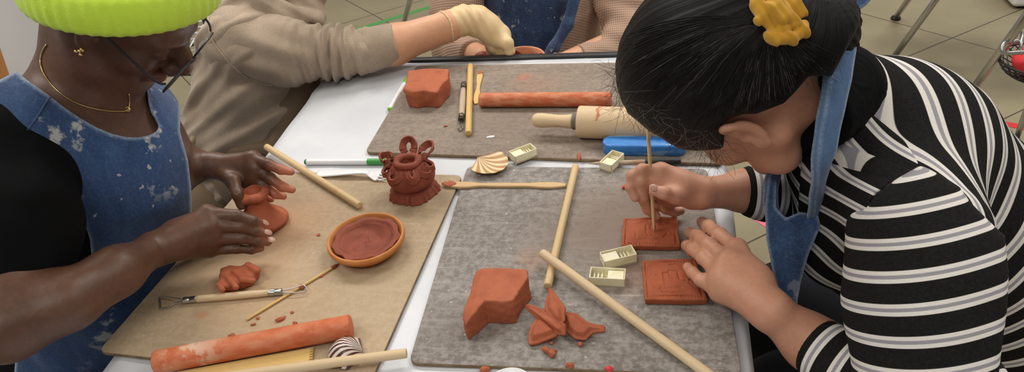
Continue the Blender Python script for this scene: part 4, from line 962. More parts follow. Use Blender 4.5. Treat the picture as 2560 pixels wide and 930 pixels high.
mcN = [J(518, 536, 21, z=.838), J(527, 564, 21, z=.828), J(530, 594, 21, z=.812), J(524, 622, 18, z=.795)]
fgN = [[J(592, 539, 14.5, z=.832), J(630, 552, 13.5, z=.82), J(652, 560, 11.5, z=.808)], [J(600, 567, 13.2, z=.818), J(638, 577, 12, z=.806), J(660, 583, 10.5, z=.798)],
       [J(604, 595, 14.2, z=.802), J(645, 602, 13.5, z=.79), J(669, 604, 12, z=.784)], [J(592, 622, 12, z=.788), J(628, 624, 11, z=.78), J(652, 621, 9.5, z=.776)]]
thN = [J(420, 600, 26, z=.80), J(500, 578, 17, z=.79), J(560, 566, 14, z=.785), J(600, 560, 11, z=.783)]
hand(v, wrN, mcN, fgN, thN)
v.ell(J(452, 588, 1, z=.823)[0], (.030, .026, .022), k=.012)
elF = J(372, 425, 48, D=1.14); wrF = J(532, 413, 31, z=.835)
v.chain([shF, elF], k=.03); v.chain([(elF[0], .032), J(470, 416, 38, D=1.07), wrF], k=.02)
mcF = [J(632, 397, 17, z=.843), J(640, 420, 17, z=.834), J(634, 441, 15, z=.823), J(620, 458, 13, z=.812)]
fgF = [[J(672, 412, 14, z=.842), J(702, 424, 12, z=.836), J(728, 430, 9.5, z=.83)], [J(676, 446, 14, z=.822), J(706, 467, 12, z=.812), J(730, 474, 10, z=.806)],
       [J(664, 470, 12.5, z=.808), J(690, 486, 11, z=.798), J(709, 491, 9, z=.793)], [J(646, 482, 11, z=.797), J(664, 494, 10, z=.788), J(678, 499, 8, z=.784)]]
thF = [J(552, 425, 24, z=.83), J(582, 452, 18, z=.828), J(594, 486, 14, z=.818), J(603, 514, 11.5, z=.802)]
hand(v, wrF, mcF, fgF, thF, .78)
tipA = [(f_[-1][0], .011, .35) for f_ in fgN]+[(q[0], .016, .75) for f_ in fgF for q in f_[1:]]+[(HA.p(0, .098, -.067), .016, .28), (HA.p(-.01, .094, -.067), .012, .2), (HA.p(.01, .094, -.067), .012, .2)]
bodyA = v.obj('body', 'skin_dark', A, attrs={'tip': tips(*tipA)})
for f_ in fgN[:3]:
    p, r = f_[-1]; q = f_[-2][0]; d = unit(p-q); n_ = unit(dirc(.1, .6, -.78)); n_ = unit(n_-d*(n_@d)); b_ = np.cross(d, n_)
    vv = Vol(.0006); vv.ell(p+n_*r*.82+d*.0035, (.0062, .0048, .0014), np.stack([d, b_, n_]), k=.001); vv.obj('fingernail', 'nail', A, label='pale fingernail')
# hat
Nh = unit(dirc(.13, .80, -.58)); Xh = unit(np.cross(dirc(0, 0, 1), Nh)); Yh = np.cross(Nh, Xh); hc = W(309, -10, .862)
simple('beanie_in', '#8FA824', .9)
def hatf(Rr, z0, z1, th, puff=.0):
    def fn(X, Y, Z):
        x, y, z = X-hc[0], Y-hc[1], Z-hc[2]; a = Xh[0]*x+Xh[1]*y+Xh[2]*z; b = Yh[0]*x+Yh[1]*y+Yh[2]*z; h = Nh[0]*x+Nh[1]*y+Nh[2]*z
        r = np.sqrt(a*a+(b*1.04)**2); an = np.arctan2(b, a)
        q = np.abs(r-Rr-puff*np.sin(np.clip((h-z0)/(z1-z0), 0, 1)*PI)+.0013*np.sin(an*46))-th/2; w2 = np.abs(h-(z0+z1)/2)-(z1-z0)/2; rd = .008
        q = q+rd*.9; w2 = w2+rd
        return np.minimum(np.maximum(q, w2), 0)+np.sqrt(np.maximum(q, 0)**2+np.maximum(w2, 0)**2)-rd
    return fn
bn = thing('beanie', 'lime green ribbed knit beanie with a folded brim on the left person', 'hat', hc)
u_h = lambda P: np.arctan2((P-hc)@Yh, (P-hc)@Xh)
v = Vol(.0022); v.func(hatf(.0965, -.006, .040, .016, .004), hc-.14, hc+.14)
v.obj('folded_brim', 'beanie_knit', bn, attrs={'u': u_h})
v = Vol(.0026); v.ell(hc+Nh*.045, (.092, .088, .095), np.stack([Xh, Yh, Nh])); v.clip(-Nh, hc+Nh*.035, .004); v.obj('crown', 'beanie_knit', bn, attrs={'u': u_h})
# short hair at the nape under the brim
v = Vol(.0016); HA.e(v, (.045, -.062, .0), (.032, .034, .034), k=.01, mod=lambda X, Y, Z: .0016*fnoise(X, Y, Z, 600)); HA.e(v, (.0, -.085, .005), (.055, .026, .04), k=.02, mod=lambda X, Y, Z: .0016*fnoise(X, Y, Z, 600)); v.obj('hair', 'hair_short', A)
# glasses
gl = thing('glasses', 'thin-framed glasses low on the nose of the left person', 'glasses', HA.p(0, .11, -.01))
for q in (-1, 1):
    cx_ = .036*q; ring = []
    for a in np.linspace(0, 2*PI, 37)[:-1]:
        sx_, sz_ = .027*np.sign(math.cos(a))*abs(math.cos(a))**.8, .019*np.sign(math.sin(a))*abs(math.sin(a))**.8
        ring.append(HA.p(cx_+sx_, .118-abs(cx_+sx_)**2*.4, -.018+sz_))
    Geo().tube(ring, .0013, 8, closed=True).obj('rim', 'black_metal', gl)
    ctr = np.mean(ring, 0); n_ = unit(HA.A[1]); vs = [ctr+n_*.001]+[p for p in ring]; fs = [(0, i+1, (i+1) % 36+1) for i in range(36)]
    ob = Geo().add(vs, fs).obj('lens', 'lens_glass', gl); md = ob.modifiers.new('t', 'SOLIDIFY'); md.thickness = .0015
    Geo().tube(spline([HA.p(q*.064, .113, -.010), HA.p(q*.071, .106, -.008), HA.p(q*.074, .09, -.004), HA.p(q*.079, .03, .014), HA.p(q*.082, .0, .022)], 6), .0014, 8).obj('temple', 'black_metal', gl)
Geo().tube(spline([HA.p(-.010, .118, -.014), HA.p(0, .121, -.009), HA.p(.010, .118, -.014)], 6), .0014, 8).obj('bridge', 'black_metal', gl)
# earring, necklace
er = thing('earring', 'small gold earring in the ear lobe below the lime beanie', 'earring', HA.p(.083, .0, -.026)); v = Vol(.0006)
for a, b, c_ in ((0, 0, 0), (.003, .001, .0035), (-.002, .002, .003), (.001, -.003, -.003), (.003, .003, -.003)): v.ell(HA.p(.086, b+.018, -.026+c_*1.3), (.0022,)*3, k=.0005)
v.obj('stud', 'gold', er)
# clothes of the left person
apA = [(-90, 190), (-20, 210), (40, 178), (75, 205), (125, 240), (160, 268), (200, 295), (240, 318), (280, 335), (315, 343), (345, 344), (375, 338), (392, 328), (397, 316), (388, 298), (378, 282), (371, 258), (366, 228), (366, 180), (450, 180), (452, 240), (450, 330), (470, 400), (478, 470), (480, 540), (480, 700), (420, 1000), (30, 1000), (40, 880), (60, 800), (215, 760), (226, 700), (229, 640), (225, 600), (208, 545), (192, 500), (175, 445), (155, 405), (130, 372), (98, 345), (65, 330), (30, 322), (-10, 320), (-90, 322)]
v = Vol(.0024); torsoA(v, .012)
displace(v, folds3(dirc(.1, -1, 0), dirc(1, .25, 0), .0016, 75, 1.))
keep(v, apA, .003); apo_A = v.obj('apron', 'denim_left', A, attrs={'edge': edge_attr(apA, .0045)}, label='blue denim apron with white paint spots')
teeA = [(-140, 200), (30, 230), (125, 262), (200, 315), (280, 350), (345, 360), (400, 342), (410, 310), (385, 268), (378, 240), (378, 200), (440, 200), (440, 330), (452, 420), (460, 1000), (-140, 1000)]
v = Vol(.0028); torsoA(v, .006); keep(v, teeA, .003)
v.obj('t_shirt', 'black_tee', A, label='black short-sleeved t-shirt')
v = Vol(.0026); s0 = J(0, 400, 128, D=.87); s1 = J(18, 560, 150, D=.84); s2 = J(10, 700, 150, D=.83)
v.chain([s0, s1, s2], k=.03); v.cap(shN[0], chest[0], .07, .10, k=.03)
displace(v, folds3(dirc(.3, -1, 0), dirc(1, .4, 0), .0018, 60, 2.))
hemd = unit(s2[0]-s1[0]); v.clip(hemd, J(80, 700, 1, D=.83)[0]+hemd*0, .003); v.obj('sleeve', 'black_tee', A)
# seam of the shoulder strap, trousers
Geo().tube(onto([apo_A], [(125, 242), (112, 262), (98, 285), (82, 308), (68, 326)], .0004), .0012, 6).obj('apron_seam', 'denim_dark', A)
v = Vol(.005); v.chain([(hip[0], .13), (np.array([-.72, .50, .50]), .095), (np.array([-.70, .48, .46]), .085), (np.array([-.72, .42, .08]), .06)], k=.03); v.chain([(hip[0], .13), (np.array([-.70, .78, .50]), .095), (np.array([-.70, .76, .46]), .085), (np.array([-.72, .70, .08]), .06)], k=.03)
v.box((-.68, .42, .04), (.11, .045, .04), rnd=.02, k=.02); v.box((-.68, .70, .04), (.11, .045, .04), rnd=.02, k=.02)
v.obj('trousers', 'denim_dark', A, attrs={'edge': zero})
nx = spline([(x, y, 0) for x, y in ((118, 112), (108, 128), (103, 155), (112, 185), (135, 218), (165, 243), (200, 261), (245, 273), (290, 278), (317, 275), (322, 255), (321, 233))], 5)
NK = onto([bodyA, apo_A], [(p[0], p[1]) for p in nx], .0012); nk_o = thing('necklace', 'thin gold chain necklace hanging round the left person\'s neck', 'necklace', NK[0])
Geo().tube(NK, .0009, 6).obj('chain', 'gold', nk_o); cl = onto([bodyA], [(317, 273)], .0016)[0]
Geo().tube([cl+dirc(.0028*math.cos(a), .0028*math.sin(a), 0) for a in np.linspace(0, 2*PI, 17)[:-1]], .0009, 6, closed=True).obj('clasp', 'gold', nk_o, label='round gold clasp')
# ------------------------------------------------------------------ RIGHT PERSON (striped sweater)
B = thing('person', 'person in a black, white and grey striped sweater carving a clay tile at the right', 'person', (.42, .62, 0))
HB = Head(1872, 196, .785, (.174, .814, .554), (-.481, -.42, .769), (-.859, .401, -.319), .98)
n0 = J(2075, 215, 118, D=.82); u0 = J(2215, 385, 235, D=.86); u1 = J(2370, 580, 250, D=.90); u2 = J(2620, 860, 260, D=.98)
sN = J(2318, 590, 150, D=.71); sF = J(2040, 330, 95, D=1.02)
def torsoB(v, g=0.):
    v.cap(n0[0], u0[0], n0[1]-.012+g, u0[1]+g, k=.03); v.cap(u0[0], u1[0], u0[1]+g, u1[1]+g, k=.03); v.cap(u1[0], u2[0], u1[1]+g, u2[1]+g, k=.03)
    v.cap(u0[0], sN[0], .09+g, sN[1]+g, k=.03); v.cap(n0[0], sF[0], .045+g, sF[1]+g, k=.03)
    v.cap(J(2110, 610, 1, D=.88)[0], J(2230, 640, 1, D=.88)[0], .055+g, .075+g, k=.04)
v = Vol(.0021); HB.build(v, nose=.9, lip=1.)
nk = HB.p(0, -.02, -.045); v.cap(nk, n0[0], .044, .044, k=.02); torsoB(v, -.018)
wrR = J(1752, 482, 38, z=.812); fr = J(1862, 477, 47, D=.955)
v.chain([(sF[0], .05), (J(1990, 452, 50, D=.965)[0], .030), fr, wrR], k=.02)
mcR = [J(1652, 430, 20, z=.842), J(1640, 450, 20, z=.832), J(1652, 478, 18, z=.806), J(1672, 500, 16, z=.79)]
fgR = [[J(1606, 425, 15.5, z=.848), J(1581, 440, 14.5, z=.84), J(1576, 468, 13, z=.828), J(1588, 494, 12, z=.816)],
       [J(1605, 452, 16, z=.836), J(1606, 492, 15, z=.812), J(1620, 522, 14, z=.79), J(1640, 540, 12, z=.778)],
       [J(1622, 488, 13, z=.792), J(1640, 516, 12, z=.778), J(1662, 520, 10, z=.773)],
       [J(1665, 522, 13, z=.775), J(1686, 530, 12, z=.77), J(1702, 527, 11, z=.77)]]
thR = [J(1728, 500, 24, z=.806), J(1688, 492, 18, z=.826), J(1660, 483, 15.5, z=.836), J(1636, 476, 14, z=.84)]
hand(v, wrR, mcR, fgR, thR, .85)
v.ell(J(1690, 462, 1, z=.826)[0], (.026, .022, .017), k=.012)
wrL = J(1926, 776, 50, z=.80); frL = J(2030, 858, 64, D=.775); elL = J(2250, 1010, 82, D=.69)
v.chain([(sN[0], .055), (J(2350, 900, 1, D=.70)[0], .042), (J(2300, 1010, 1, D=.69)[0], .042), frL, wrL], k=.02)
mcL = [J(1842, 622, 21, z=.812), J(1822, 655, 22, z=.815), J(1806, 692, 21, z=.808), J(1798, 730, 19, z=.795)]
fgL = [[J(1800, 588, 18.5, z=.806), J(1772, 567, 16.5, z=.792), J(1755, 555, 14, z=.780)], [J(1772, 612, 19, z=.808), J(1743, 592, 17, z=.788), J(1725, 582, 14.5, z=.774)],
       [J(1760, 645, 18.5, z=.802), J(1732, 624, 16.5, z=.786), J(1716, 614, 14.5, z=.774)], [J(1752, 700, 16.5, z=.794), J(1732, 682, 15, z=.784), J(1719, 668, 13, z=.775)]]
thL = [J(1890, 690, 26, z=.79), J(1850, 640, 17, z=.778), J(1815, 612, 14, z=.77), J(1795, 600, 11, z=.767)]
hand(v, wrL, mcL, fgL, thL, .82, .011)
v.ell(J(1856, 700, 1, z=.806)[0], (.033, .028, .02), k=.014)
tipB = [(f_[-1][0], .013, .55) for f_ in fgR+fgL]+[(thR[-1][0], .012, .4)]
v.obj('body', 'skin_right', B, attrs={'tip': tips(*tipB)})
p, r = thR[-1]; q = thR[-2][0]; d = unit(p-q); n_ = unit(dirc(.0, .5, -.85)); n_ = unit(n_-d*(n_@d)); vv = Vol(.0006); vv.ell(p+n_*r*.82+d*.002, (.0065, .0052, .0014), np.stack([d, np.cross(d, n_), n_]), k=.001); vv.obj('thumbnail', 'nail', B, label='pale thumbnail')
# sweater
axT = unit(dirc(.64, -.42, .64))
PER = .0262
m_stripe('stripe_body', PER, .62, .40); m_stripe('stripe_sleeve', PER, .30, .37); m_stripe('stripe_cuff', .0285, .1, .42); m_stripe('stripe_front', PER, .2, .36)
v = Vol(.0028); torsoB(v, .0)
displace(v, folds3(dirc(1, -.6, 0), dirc(.5, 1, 0), .0010, 40, 3.))
v.obj('sweater_body', 'stripe_body', B, attrs={'s': lambda P: (P-n0[0])@axT+.004*np.sin((P-n0[0])@unit(dirc(1, .6, 0))*14)}, label='striped knit sweater, black with white and grey bands')
frp = [(2085, 180), (2110, 225), (2135, 250), (2180, 285), (2260, 350), (2302, 414), (2240, 450), (2190, 485), (2160, 535), (2150, 620), (2150, 700), (2210, 860), (1960, 860), (1990, 600), (2010, 300)]
v = Vol(.0026); torsoB(v, .0016); axQ = unit(dirc(-.62, -.70, .25)); displace(v, folds3(dirc(1, -.8, 0), dirc(.8, 1, 0), .0014, 70, 3.)); keep(v, frp, .002)
v.obj('front_panel', 'stripe_front', B, attrs={'s': lambda P: (P-n0[0])@axQ+.0035*np.sin((P-n0[0])@unit(dirc(.7, -.7, 0))*70)+.25*np.clip((P-n0[0])@unit(dirc(0, -1, 0))-.10, 0, 1)})
e1 = J(2345, 985, 188, D=.66); v = Vol(.0028); sleeve_top = J(2330, 610, 168, D=.70)
v.chain([(sleeve_top[0], sleeve_top[1]), (J(2330, 760, 1, D=.68)[0], .069), (e1[0], .068)], k=.03)
v.cap(sleeve_top[0], u0[0]+(u1[0]-u0[0])*.35, .060, .075, k=.05)
keep(v, [(2100, 540), (2165, 522), (2190, 485), (2240, 448), (2302, 412), (2360, 442), (2400, 468), (2425, 505), (2470, 550), (2512, 590), (2522, 680), (2518, 775), (2505, 865), (2490, 1000), (2300, 1300), (2000, 1200), (2060, 860)], .006)
axS = unit(e1[0]-sleeve_top[0]); axS = unit(axS+.30*unit(dirc(0, -.0, 1))+.30*unit(dirc(.55, 0, 0)))
displace(v, folds3(dirc(1, .2, 0), dirc(.2, 1, 0), .0012, 35, 1.))
v.obj('upper_sleeve', 'stripe_sleeve', B, attrs={'s': lambda P: (P-sleeve_top[0])@axS+.006*np.sin((P-sleeve_top[0])@unit(dirc(1, 0, 0))*18)})
c0 = J(2046, 868, 76, D=.765); v = Vol(.0025); v.chain([c0, J(2120, 930, 88, D=.74), (e1[0], .058)], k=.02)
axC = unit(J(2250, 1010, 1, D=.70)[0]-c0[0]); v.clip(-axC, c0[0]-axC*.004, .003)
v.obj('forearm_sleeve', 'stripe_cuff', B, attrs={'s': lambda P: (P-c0[0])@axC})
f0 = J(1862, 478, 55, D=.955); v = Vol(.0025); v.chain([f0, J(1915, 480, 66, D=.955), J(2000, 440, 90, D=.97), (sF[0], .06)], k=.02)
axF = unit(J(1960, 478, 1, D=.955)[0]-f0[0]); v.clip(-axF, f0[0]-axF*.004, .003); v.obj('far_sleeve', 'stripe_cuff', B, attrs={'s': lambda P: (P-f0[0])@axF})
v = Vol(.0022); cl0 = J(2022, 288, 106, D=.765); cl1 = J(2088, 226, 118, D=.80)
v.chain([cl0, cl1], k=.01); axK = unit(cl1[0]-cl0[0]); displace(v, lambda X, Y, Z: -.0006*np.sin(np.arctan2(Z-cl0[0][2], Y-cl0[0][1])*70)); v.clip(-axK, cl0[0]-axK*.0, .004)
v.obj('collar', 'black_tee', B, label='black ribbed turtleneck collar')
# trousers and apron
v = Vol(.005); k1 = np.array([.20, .66, .50]); v.chain([(u2[0]+np.array([0, 0, -.1]), .13), (k1, .10), (np.array([.19, .66, .42]), .085), (np.array([.22, .62, .09]), .06)], k=.03); k2 = np.array([.22, .86, .50])
v.chain([(u2[0]+np.array([0, .1, -.1]), .13), (k2, .09), (k2-np.array([0, 0, .08]), .08), (np.array([.24, .84, .09]), .06)], k=.03); v.box((.18, .62, .04), (.11, .045, .04), rnd=.02, k=.02); v.box((.2, .84, .04), (.11, .045, .04), rnd=.02, k=.02)
simple('navy_cloth', '#12141C', .9, '#191C26', 20); v.obj('trousers', 'navy_cloth', B)
def strap_band(pts, ws, parent, mat, name='apron_strap', th=.003, label=None, facing=(0, .25, -1)):
    """broad cloth band through traced centre points (x, y, depth), widths in pixels"""
    P = spline([W(*p) for p in pts], 8); w_ = np.interp(np.linspace(0, 1, len(P)), np.linspace(0, 1, len(ws)), ws); vs = []; fs = []; ed = []; n = len(P)
    for i in range(n):
        t_ = unit(P[min(i+1, n-1)]-P[max(i-1, 0)]); f_ = unit(dirc(*facing)); sd = unit(np.cross(t_, f_)); nn = np.cross(sd, t_); nn = nn if nn@f_ > 0 else -nn; r = pr(w_[i]/2, depth_of(P[i]))
        for k in range(9):
            u = k/4-1; vs.append(P[i]+sd*u*r+nn*(.004*(1-u*u)+.0006*math.sin(i*.9+k))); ed.append(1. if abs(u) > .95 else (.6 if abs(abs(u)-.5) < .01 and u > 0 else .1))
    for i in range(n-1):
        for k in range(8): fs.append((i*9+k, i*9+k+1, (i+1)*9+k+1, (i+1)*9+k))
    o = mesh(name, vs, fs, mat, parent, attrs={'edge': ed}, label=label); md = o.modifiers.new('t', 'SOLIDIFY'); md.thickness = th; md.offset = 0; return o
strap_band([(2098, 62, .765), (2106, 110, .735), (2092, 200, .725), (2072, 300, .73), (2055, 400, .745), (2042, 480, .79), (2030, 552, .845)], [46, 64, 66, 62, 58, 54, 46], B, 'denim_strap', label='faded denim apron strap')
strap_band([(1952, 395, .845), (1932, 440, .845), (1926, 500, .85), (1940, 560, .85)], [28, 34, 34, 30], B, 'denim_bib')
apB = [(1925, 400), (1912, 520), (1916, 600), (1932, 680), (1950, 760), (1990, 775), (2003, 700), (2020, 640), (2052, 565), (2045, 535), (2000, 530), (1965, 545), (1940, 520), (1942, 440), (1952, 400)]
v = Vol(.0022); v.chain([(W(1935, 420, .87), .03), (W(1975, 600, .87), .05), (W(1985, 800, .9), .06)], k=.02); v.cap(W(1975, 560, .87), W(2040, 560, .86), .03, .03, k=.02)
displace(v, folds3(dirc(.1, 1, 0), dirc(1, .1, 0), .0016, 110, .5)); keep(v, apB, .003)
v.obj('apron_bib', 'denim_bib', B, attrs={'edge': edge_attr(apB, .0035)}, label='blue denim apron bib hanging loose')
# hair
hairline = [(1480, 150), (1535, 250), (1556, 282), (1590, 300), (1625, 330), (1655, 345), (1690, 372), (1722, 388), (1760, 380), (1795, 395), (1808, 372), (1812, 330), (1808, 312), (1825, 296), (1858, 286), (1890, 285), (1925, 272), (1960, 258), (1990, 228), (2022, 190), (2080, 190), (2150, 60), (2150, -300), (1400, -300)]
gdir = W(1935, 40, .70)                       # where the hair is gathered
def hair_u(P):
    q = HB.loc(P); g_ = HB.loc(gdir)[0]; d = q-g_; ax = unit(g_-np.array([0, 0, .045])); e1 = unit(np.cross(ax, [1, 0, 0.3])); e2 = np.cross(ax, e1)
    return np.arctan2(d@e2, d@e1)/(2*PI)+.004*np.sin(np.linalg.norm(d, axis=1)*60)
v = Vol(.0024); HB.e(v, (0, -.008, .050), (.086, .112, .096), k=.02); HB.e(v, (0, .035, .045), (.074, .075, .078), k=.03); HB.e(v, (-.03, -.04, .0), (.055, .07, .05), k=.03); HB.e(v, (.0, -.075, .03), (.06, .055, .07), k=.03)
v.cap(HB.p(-.02, -.07, .03), HB.p(-.035, -.105, .02), .05, .04, k=.03)
def strands(X, Y, Z):
    sh = np.broadcast(X, Y, Z).shape; P = np.stack([np.broadcast_to(a, sh).ravel() for a in (X, Y, Z)], 1); u = hair_u(P); return (-.0005*(np.sin(u*190)+.7*np.sin(u*430+1))).reshape(sh)
displace(v, strands); keep(v, hairline, .004)
hairB = v.obj('hair', 'hair_black', B, attrs={'u': hair_u}, relax=0)
pt = [J(1985, 40, 50, D=.70), J(2040, 20, 62, D=.71), J(2080, 60, 55, D=.73), J(2088, 110, 42, D=.75), J(2072, 160, 30, D=.77)]
v = Vol(.0022); v.chain(pt, k=.02); v.cap(J(1990, -10, 1, D=.71)[0], J(2060, -20, 1, D=.72)[0], .02, .022, k=.02)
bu = lambda P: ((P-pt[0][0])@unit(dirc(.3, 1, 0)))*6
displace(v, lambda X, Y, Z: -.001*np.sin(((X-pt[0][0][0])*unit(dirc(.3, 1, 0))[0]+(Y-pt[0][0][1])*unit(dirc(.3, 1, 0))[1]+(Z-pt[0][0][2])*unit(dirc(.3, 1, 0))[2])*700))
v.obj('hair_bun', 'hair_black', B, attrs={'u': bu}, relax=0)
# loose strands
rg = random.Random(5)
for nm, mat, cnt, rr_ in (('combed_strands', 'hair_strand', 420, .00042), ('combed_strands', 'hair_grey', 90, .0002)):
    g = Geo()
    for i in range(cnt):                    # strands combed from the hairline back to the scrunchie
        t_ = rg.random(); a_ = 3.3+t_*2.2 if mat == 'hair_strand' else 3.6+t_*1.6; ex = 1925; ey = 55
        sx_ = ex+math.cos(a_)*rg.uniform(120, 470); sy_ = ey-math.sin(a_)*rg.uniform(100, 340); cx_ = (sx_+ex)/2+rg.uniform(-12, 12); cy_ = (sy_+ey)/2-(ex-sx_)*.13-rg.uniform(0, 15)
        P2 = [((1-u)**2*sx_+2*u*(1-u)*cx_+u*u*(ex-20*math.cos(a_)*-1), (1-u)**2*sy_+2*u*(1-u)*cy_+u*u*ey) for u in np.linspace(0, .96, 12)]
        P2 = [p for p in P2 if float(poly_sd(np.array(hairline, float), np.array([p[0]]), np.array([p[1]]))[0]) < -4 and p[0] > 1545]
        if len(P2) < 5: continue
        Q = onto([hairB], P2, .0003+rg.random()*.0005); ok = all(np.linalg.norm(Q[k+1]-Q[k]) < .03 for k in range(len(Q)-1))
        if ok: g.tube(Q, rr_, 4)
    g.obj(nm, mat, B, kind='stuff')
def strand(p0, d, L, r, mat, n=9, curl=.2, grav=.0):
    P = [np.array(p0)]; d = unit(d); s_ = unit([rg.uniform(-1, 1) for _ in range(3)])
    for i in range(n): d = unit(d+s_*curl*math.sin(i*.8)*.5+np.array([0, 0, -grav])); P.append(P[-1]+d*L/n)
    return P
for nm, mat, cnt in (('hair_strands', 'hair_strand', 110), ('grey_strands', 'hair_grey', 60)):
    g = Geo()
    for i in range(cnt):                    # along the hairline towards the face
        t_ = rg.random(); x = 1545+t_*265; y = 262+t_*125+rg.uniform(-45, 10); D_ = .70+rg.uniform(0, .02)+abs(t_-.6)*.04
        g.tube(strand(W(x, y, D_), dirc(rg.uniform(-.6, .9), rg.uniform(-1, .1), rg.uniform(-.2, .5)), rg.uniform(.012, .034), 0, mat, curl=.7), .00013 if mat == 'hair_strand' else .00016, 4)
    for i in range(cnt//2):
        x = 1535+rg.uniform(-4, 25); y = rg.uniform(150, 275); g.tube(strand(W(x, y, .715), dirc(rg.uniform(-.6, .1), rg.uniform(-1, .2), .1), rg.uniform(.01, .025), 0, mat, curl=.8), .00013, 4)
    for i in range(cnt//3):
        x = rg.uniform(1930, 2100); y = rg.uniform(120, 190); g.tube(strand(W(x, y, .70), dirc(rg.uniform(-.3, .6), rg.uniform(-1, 0), 0), rg.uniform(.015, .03), 0, mat, curl=.7), .00013, 4)
    g.obj(nm, mat, B, kind='stuff')
# scrunchie: bunched velvet folds
sc_o = thing('scrunchie', 'mustard velvet scrunchie holding the black hair bun', 'scrunchie', W(1955, 50, .66)); v = Vol(.0011)
for ch in ([(1902, -22, 19, .665), (1896, 14, 21, .66), (1906, 44, 19, .655), (1926, 66, 15, .655)], [(1924, -22, 18, .66), (1938, 18, 21, .652), (1962, 44, 19, .65), (1984, 56, 14, .652)], [(1955, -20, 18, .665), (1980, 14, 20, .66), (2000, 36, 15, .66)],
           [(1928, 72, 15, .655), (1930, 90, 16, .652), (1952, 99, 16, .65), (1984, 93, 17, .65), (2008, 78, 16, .652), (2010, 62, 14, .656), (1984, 64, 12, .650), (1956, 76, 12, .652), (1938, 82, 12, .652)], [(1922, 60, 14, .66), (1950, 80, 15, .664), (1990, 74, 17, .664), (2008, 60, 14, .664)], [(1915, 20, 15, .672), (1960, 30, 22, .675), (2000, 62, 18, .672)]):
    v.chain([J(x, y, r, D=d) for x, y, r, d in [(x, y, r*1.03, d-.014) for x, y, r, d in ch]], k=.0008)
v.chain([J(1925, 0, 30, D=.652), J(1955, 28, 32, D=.650), J(1968, 62, 32, D=.649), J(1966, 82, 24, D=.648)], k=.0008)
displace(v, folds3(dirc(.6, -1, 0), dirc(1, .7, .2), .0012, 420, 1.)); v.obj('band', 'velvet', sc_o, attrs={'edge': zero})
# ------------------------------------------------------------------ BACK LEFT PERSON (hooded sweater, latex glove)
Cc = thing('person', 'person in a taupe hooded sweater reaching a gloved hand across the table', 'person', (-.82, 1.2, 0))
sh = J(598, 105, 92, D=1.40); el = J(860, 128, 56, D=1.44); wr = J(1120, 66, 38, D=1.42)
t0 = J(650, 20, 95, D=1.46); t1 = J(628, 200, 128, D=1.50); t2 = J(610, 340, 130, D=1.56); t3 = J(640, 520, 150, D=1.68)
HCd = Head(690, -255, 1.42, (-.05, -.6, -.8), (.9, -.3, .25), (.3, .8, -.5), 1.)
v = Vol(.003); HCd.build(v); v.cap(HCd.p(0, -.02, -.04), t0[0], .052, .058, k=.02)
for p, q in ((t0, t1), (t1, t2), (t2, t3)): v.cap(p[0], q[0], p[1]-.02, q[1]-.02, k=.03)
v.cap(t0[0], sh[0], .05, .05, k=.03); v.chain([(sh[0], .045), (el[0], .037), J(985, 112, 47, D=1.42), wr], k=.02)
gp = [J(1118, 66, 39, D=1.42), J(1160, 50, 36, D=1.43), J(1192, 52, 37, D=1.44), J(1218, 68, 35, D=1.445), J(1246, 90, 32, D=1.45)]
hnd = [(p, r-.003) for p, r in gp]; v.chain(hnd, k=.01)
gf = [[J(1268, 108, 16, D=1.43), J(1275, 128, 12, D=1.44), J(1271, 145, 9, D=1.46)], [J(1256, 106, 17, D=1.45), J(1262, 134, 13, D=1.46), J(1258, 150, 9, D=1.48)], [J(1240, 112, 16, D=1.47), J(1244, 138, 12, D=1.48), J(1242, 154, 9, D=1.49)], [J(1226, 112, 14, D=1.48), J(1228, 134, 11, D=1.49), J(1232, 150, 8, D=1.50)]]
gt = [J(1216, 92, 16, D=1.455), J(1234, 120, 12, D=1.46), J(1254, 138, 10, D=1.465)]
for fg in gf: v.chain([(p, r-.0015) for p, r in [gp[-1]]+fg], k=.003)
v.chain([(p, r-.0015) for p, r in gt], k=.004)
v.obj('body', 'skin_fair', Cc, attrs={'tip': zero})
v = Vol(.0016)
v.chain(gp, k=.008)
for fg in gf: v.chain([(gp[-1][0], gp[-1][1]*.9)]+fg, k=.004)
v.chain(gt, k=.006); ga = unit(gp[1][0]-gp[0][0])
def gfold(X, Y, Z):
    s_ = (X-gp[0][0][0])*ga[0]+(Y-gp[0][0][1])*ga[1]+(Z-gp[0][0][2])*ga[2]; u_ = unit(dirc(.4, 1, 0)); t_ = (X-gp[0][0][0])*u_[0]+(Y-gp[0][0][1])*u_[1]+(Z-gp[0][0][2])*u_[2]
    return -.0009*np.sin(s_*330+t_*110+1.5*np.sin(t_*60))*np.exp(-((s_-.045)/.03)**2)-.0004*fnoise(X, Y, Z, 120)
displace(v, gfold); v.clip(-ga, gp[0][0]-ga*.001, .002)
v.obj('glove', 'glove_latex', Cc, attrs={'tip': tips(*[(f_[-1][0], .02, .75) for f_ in gf])}, label='cream latex glove with clay on the fingertips')
v = Vol(.0012); n = 24; e1_ = unit(np.cross(ga, dirc(0, 0, 1))); e2_ = np.cross(ga, e1_)
v.chain([(gp[0][0]-ga*.0015*(1+math.sin(3*a))+(e1_*math.cos(a)+e2_*math.sin(a))*(gp[0][1]+.0012), .0016) for a in np.linspace(0, 2*PI, n+1)], k=.001); v.obj('glove_cuff', 'glove_latex', Cc, attrs={'tip': zero})
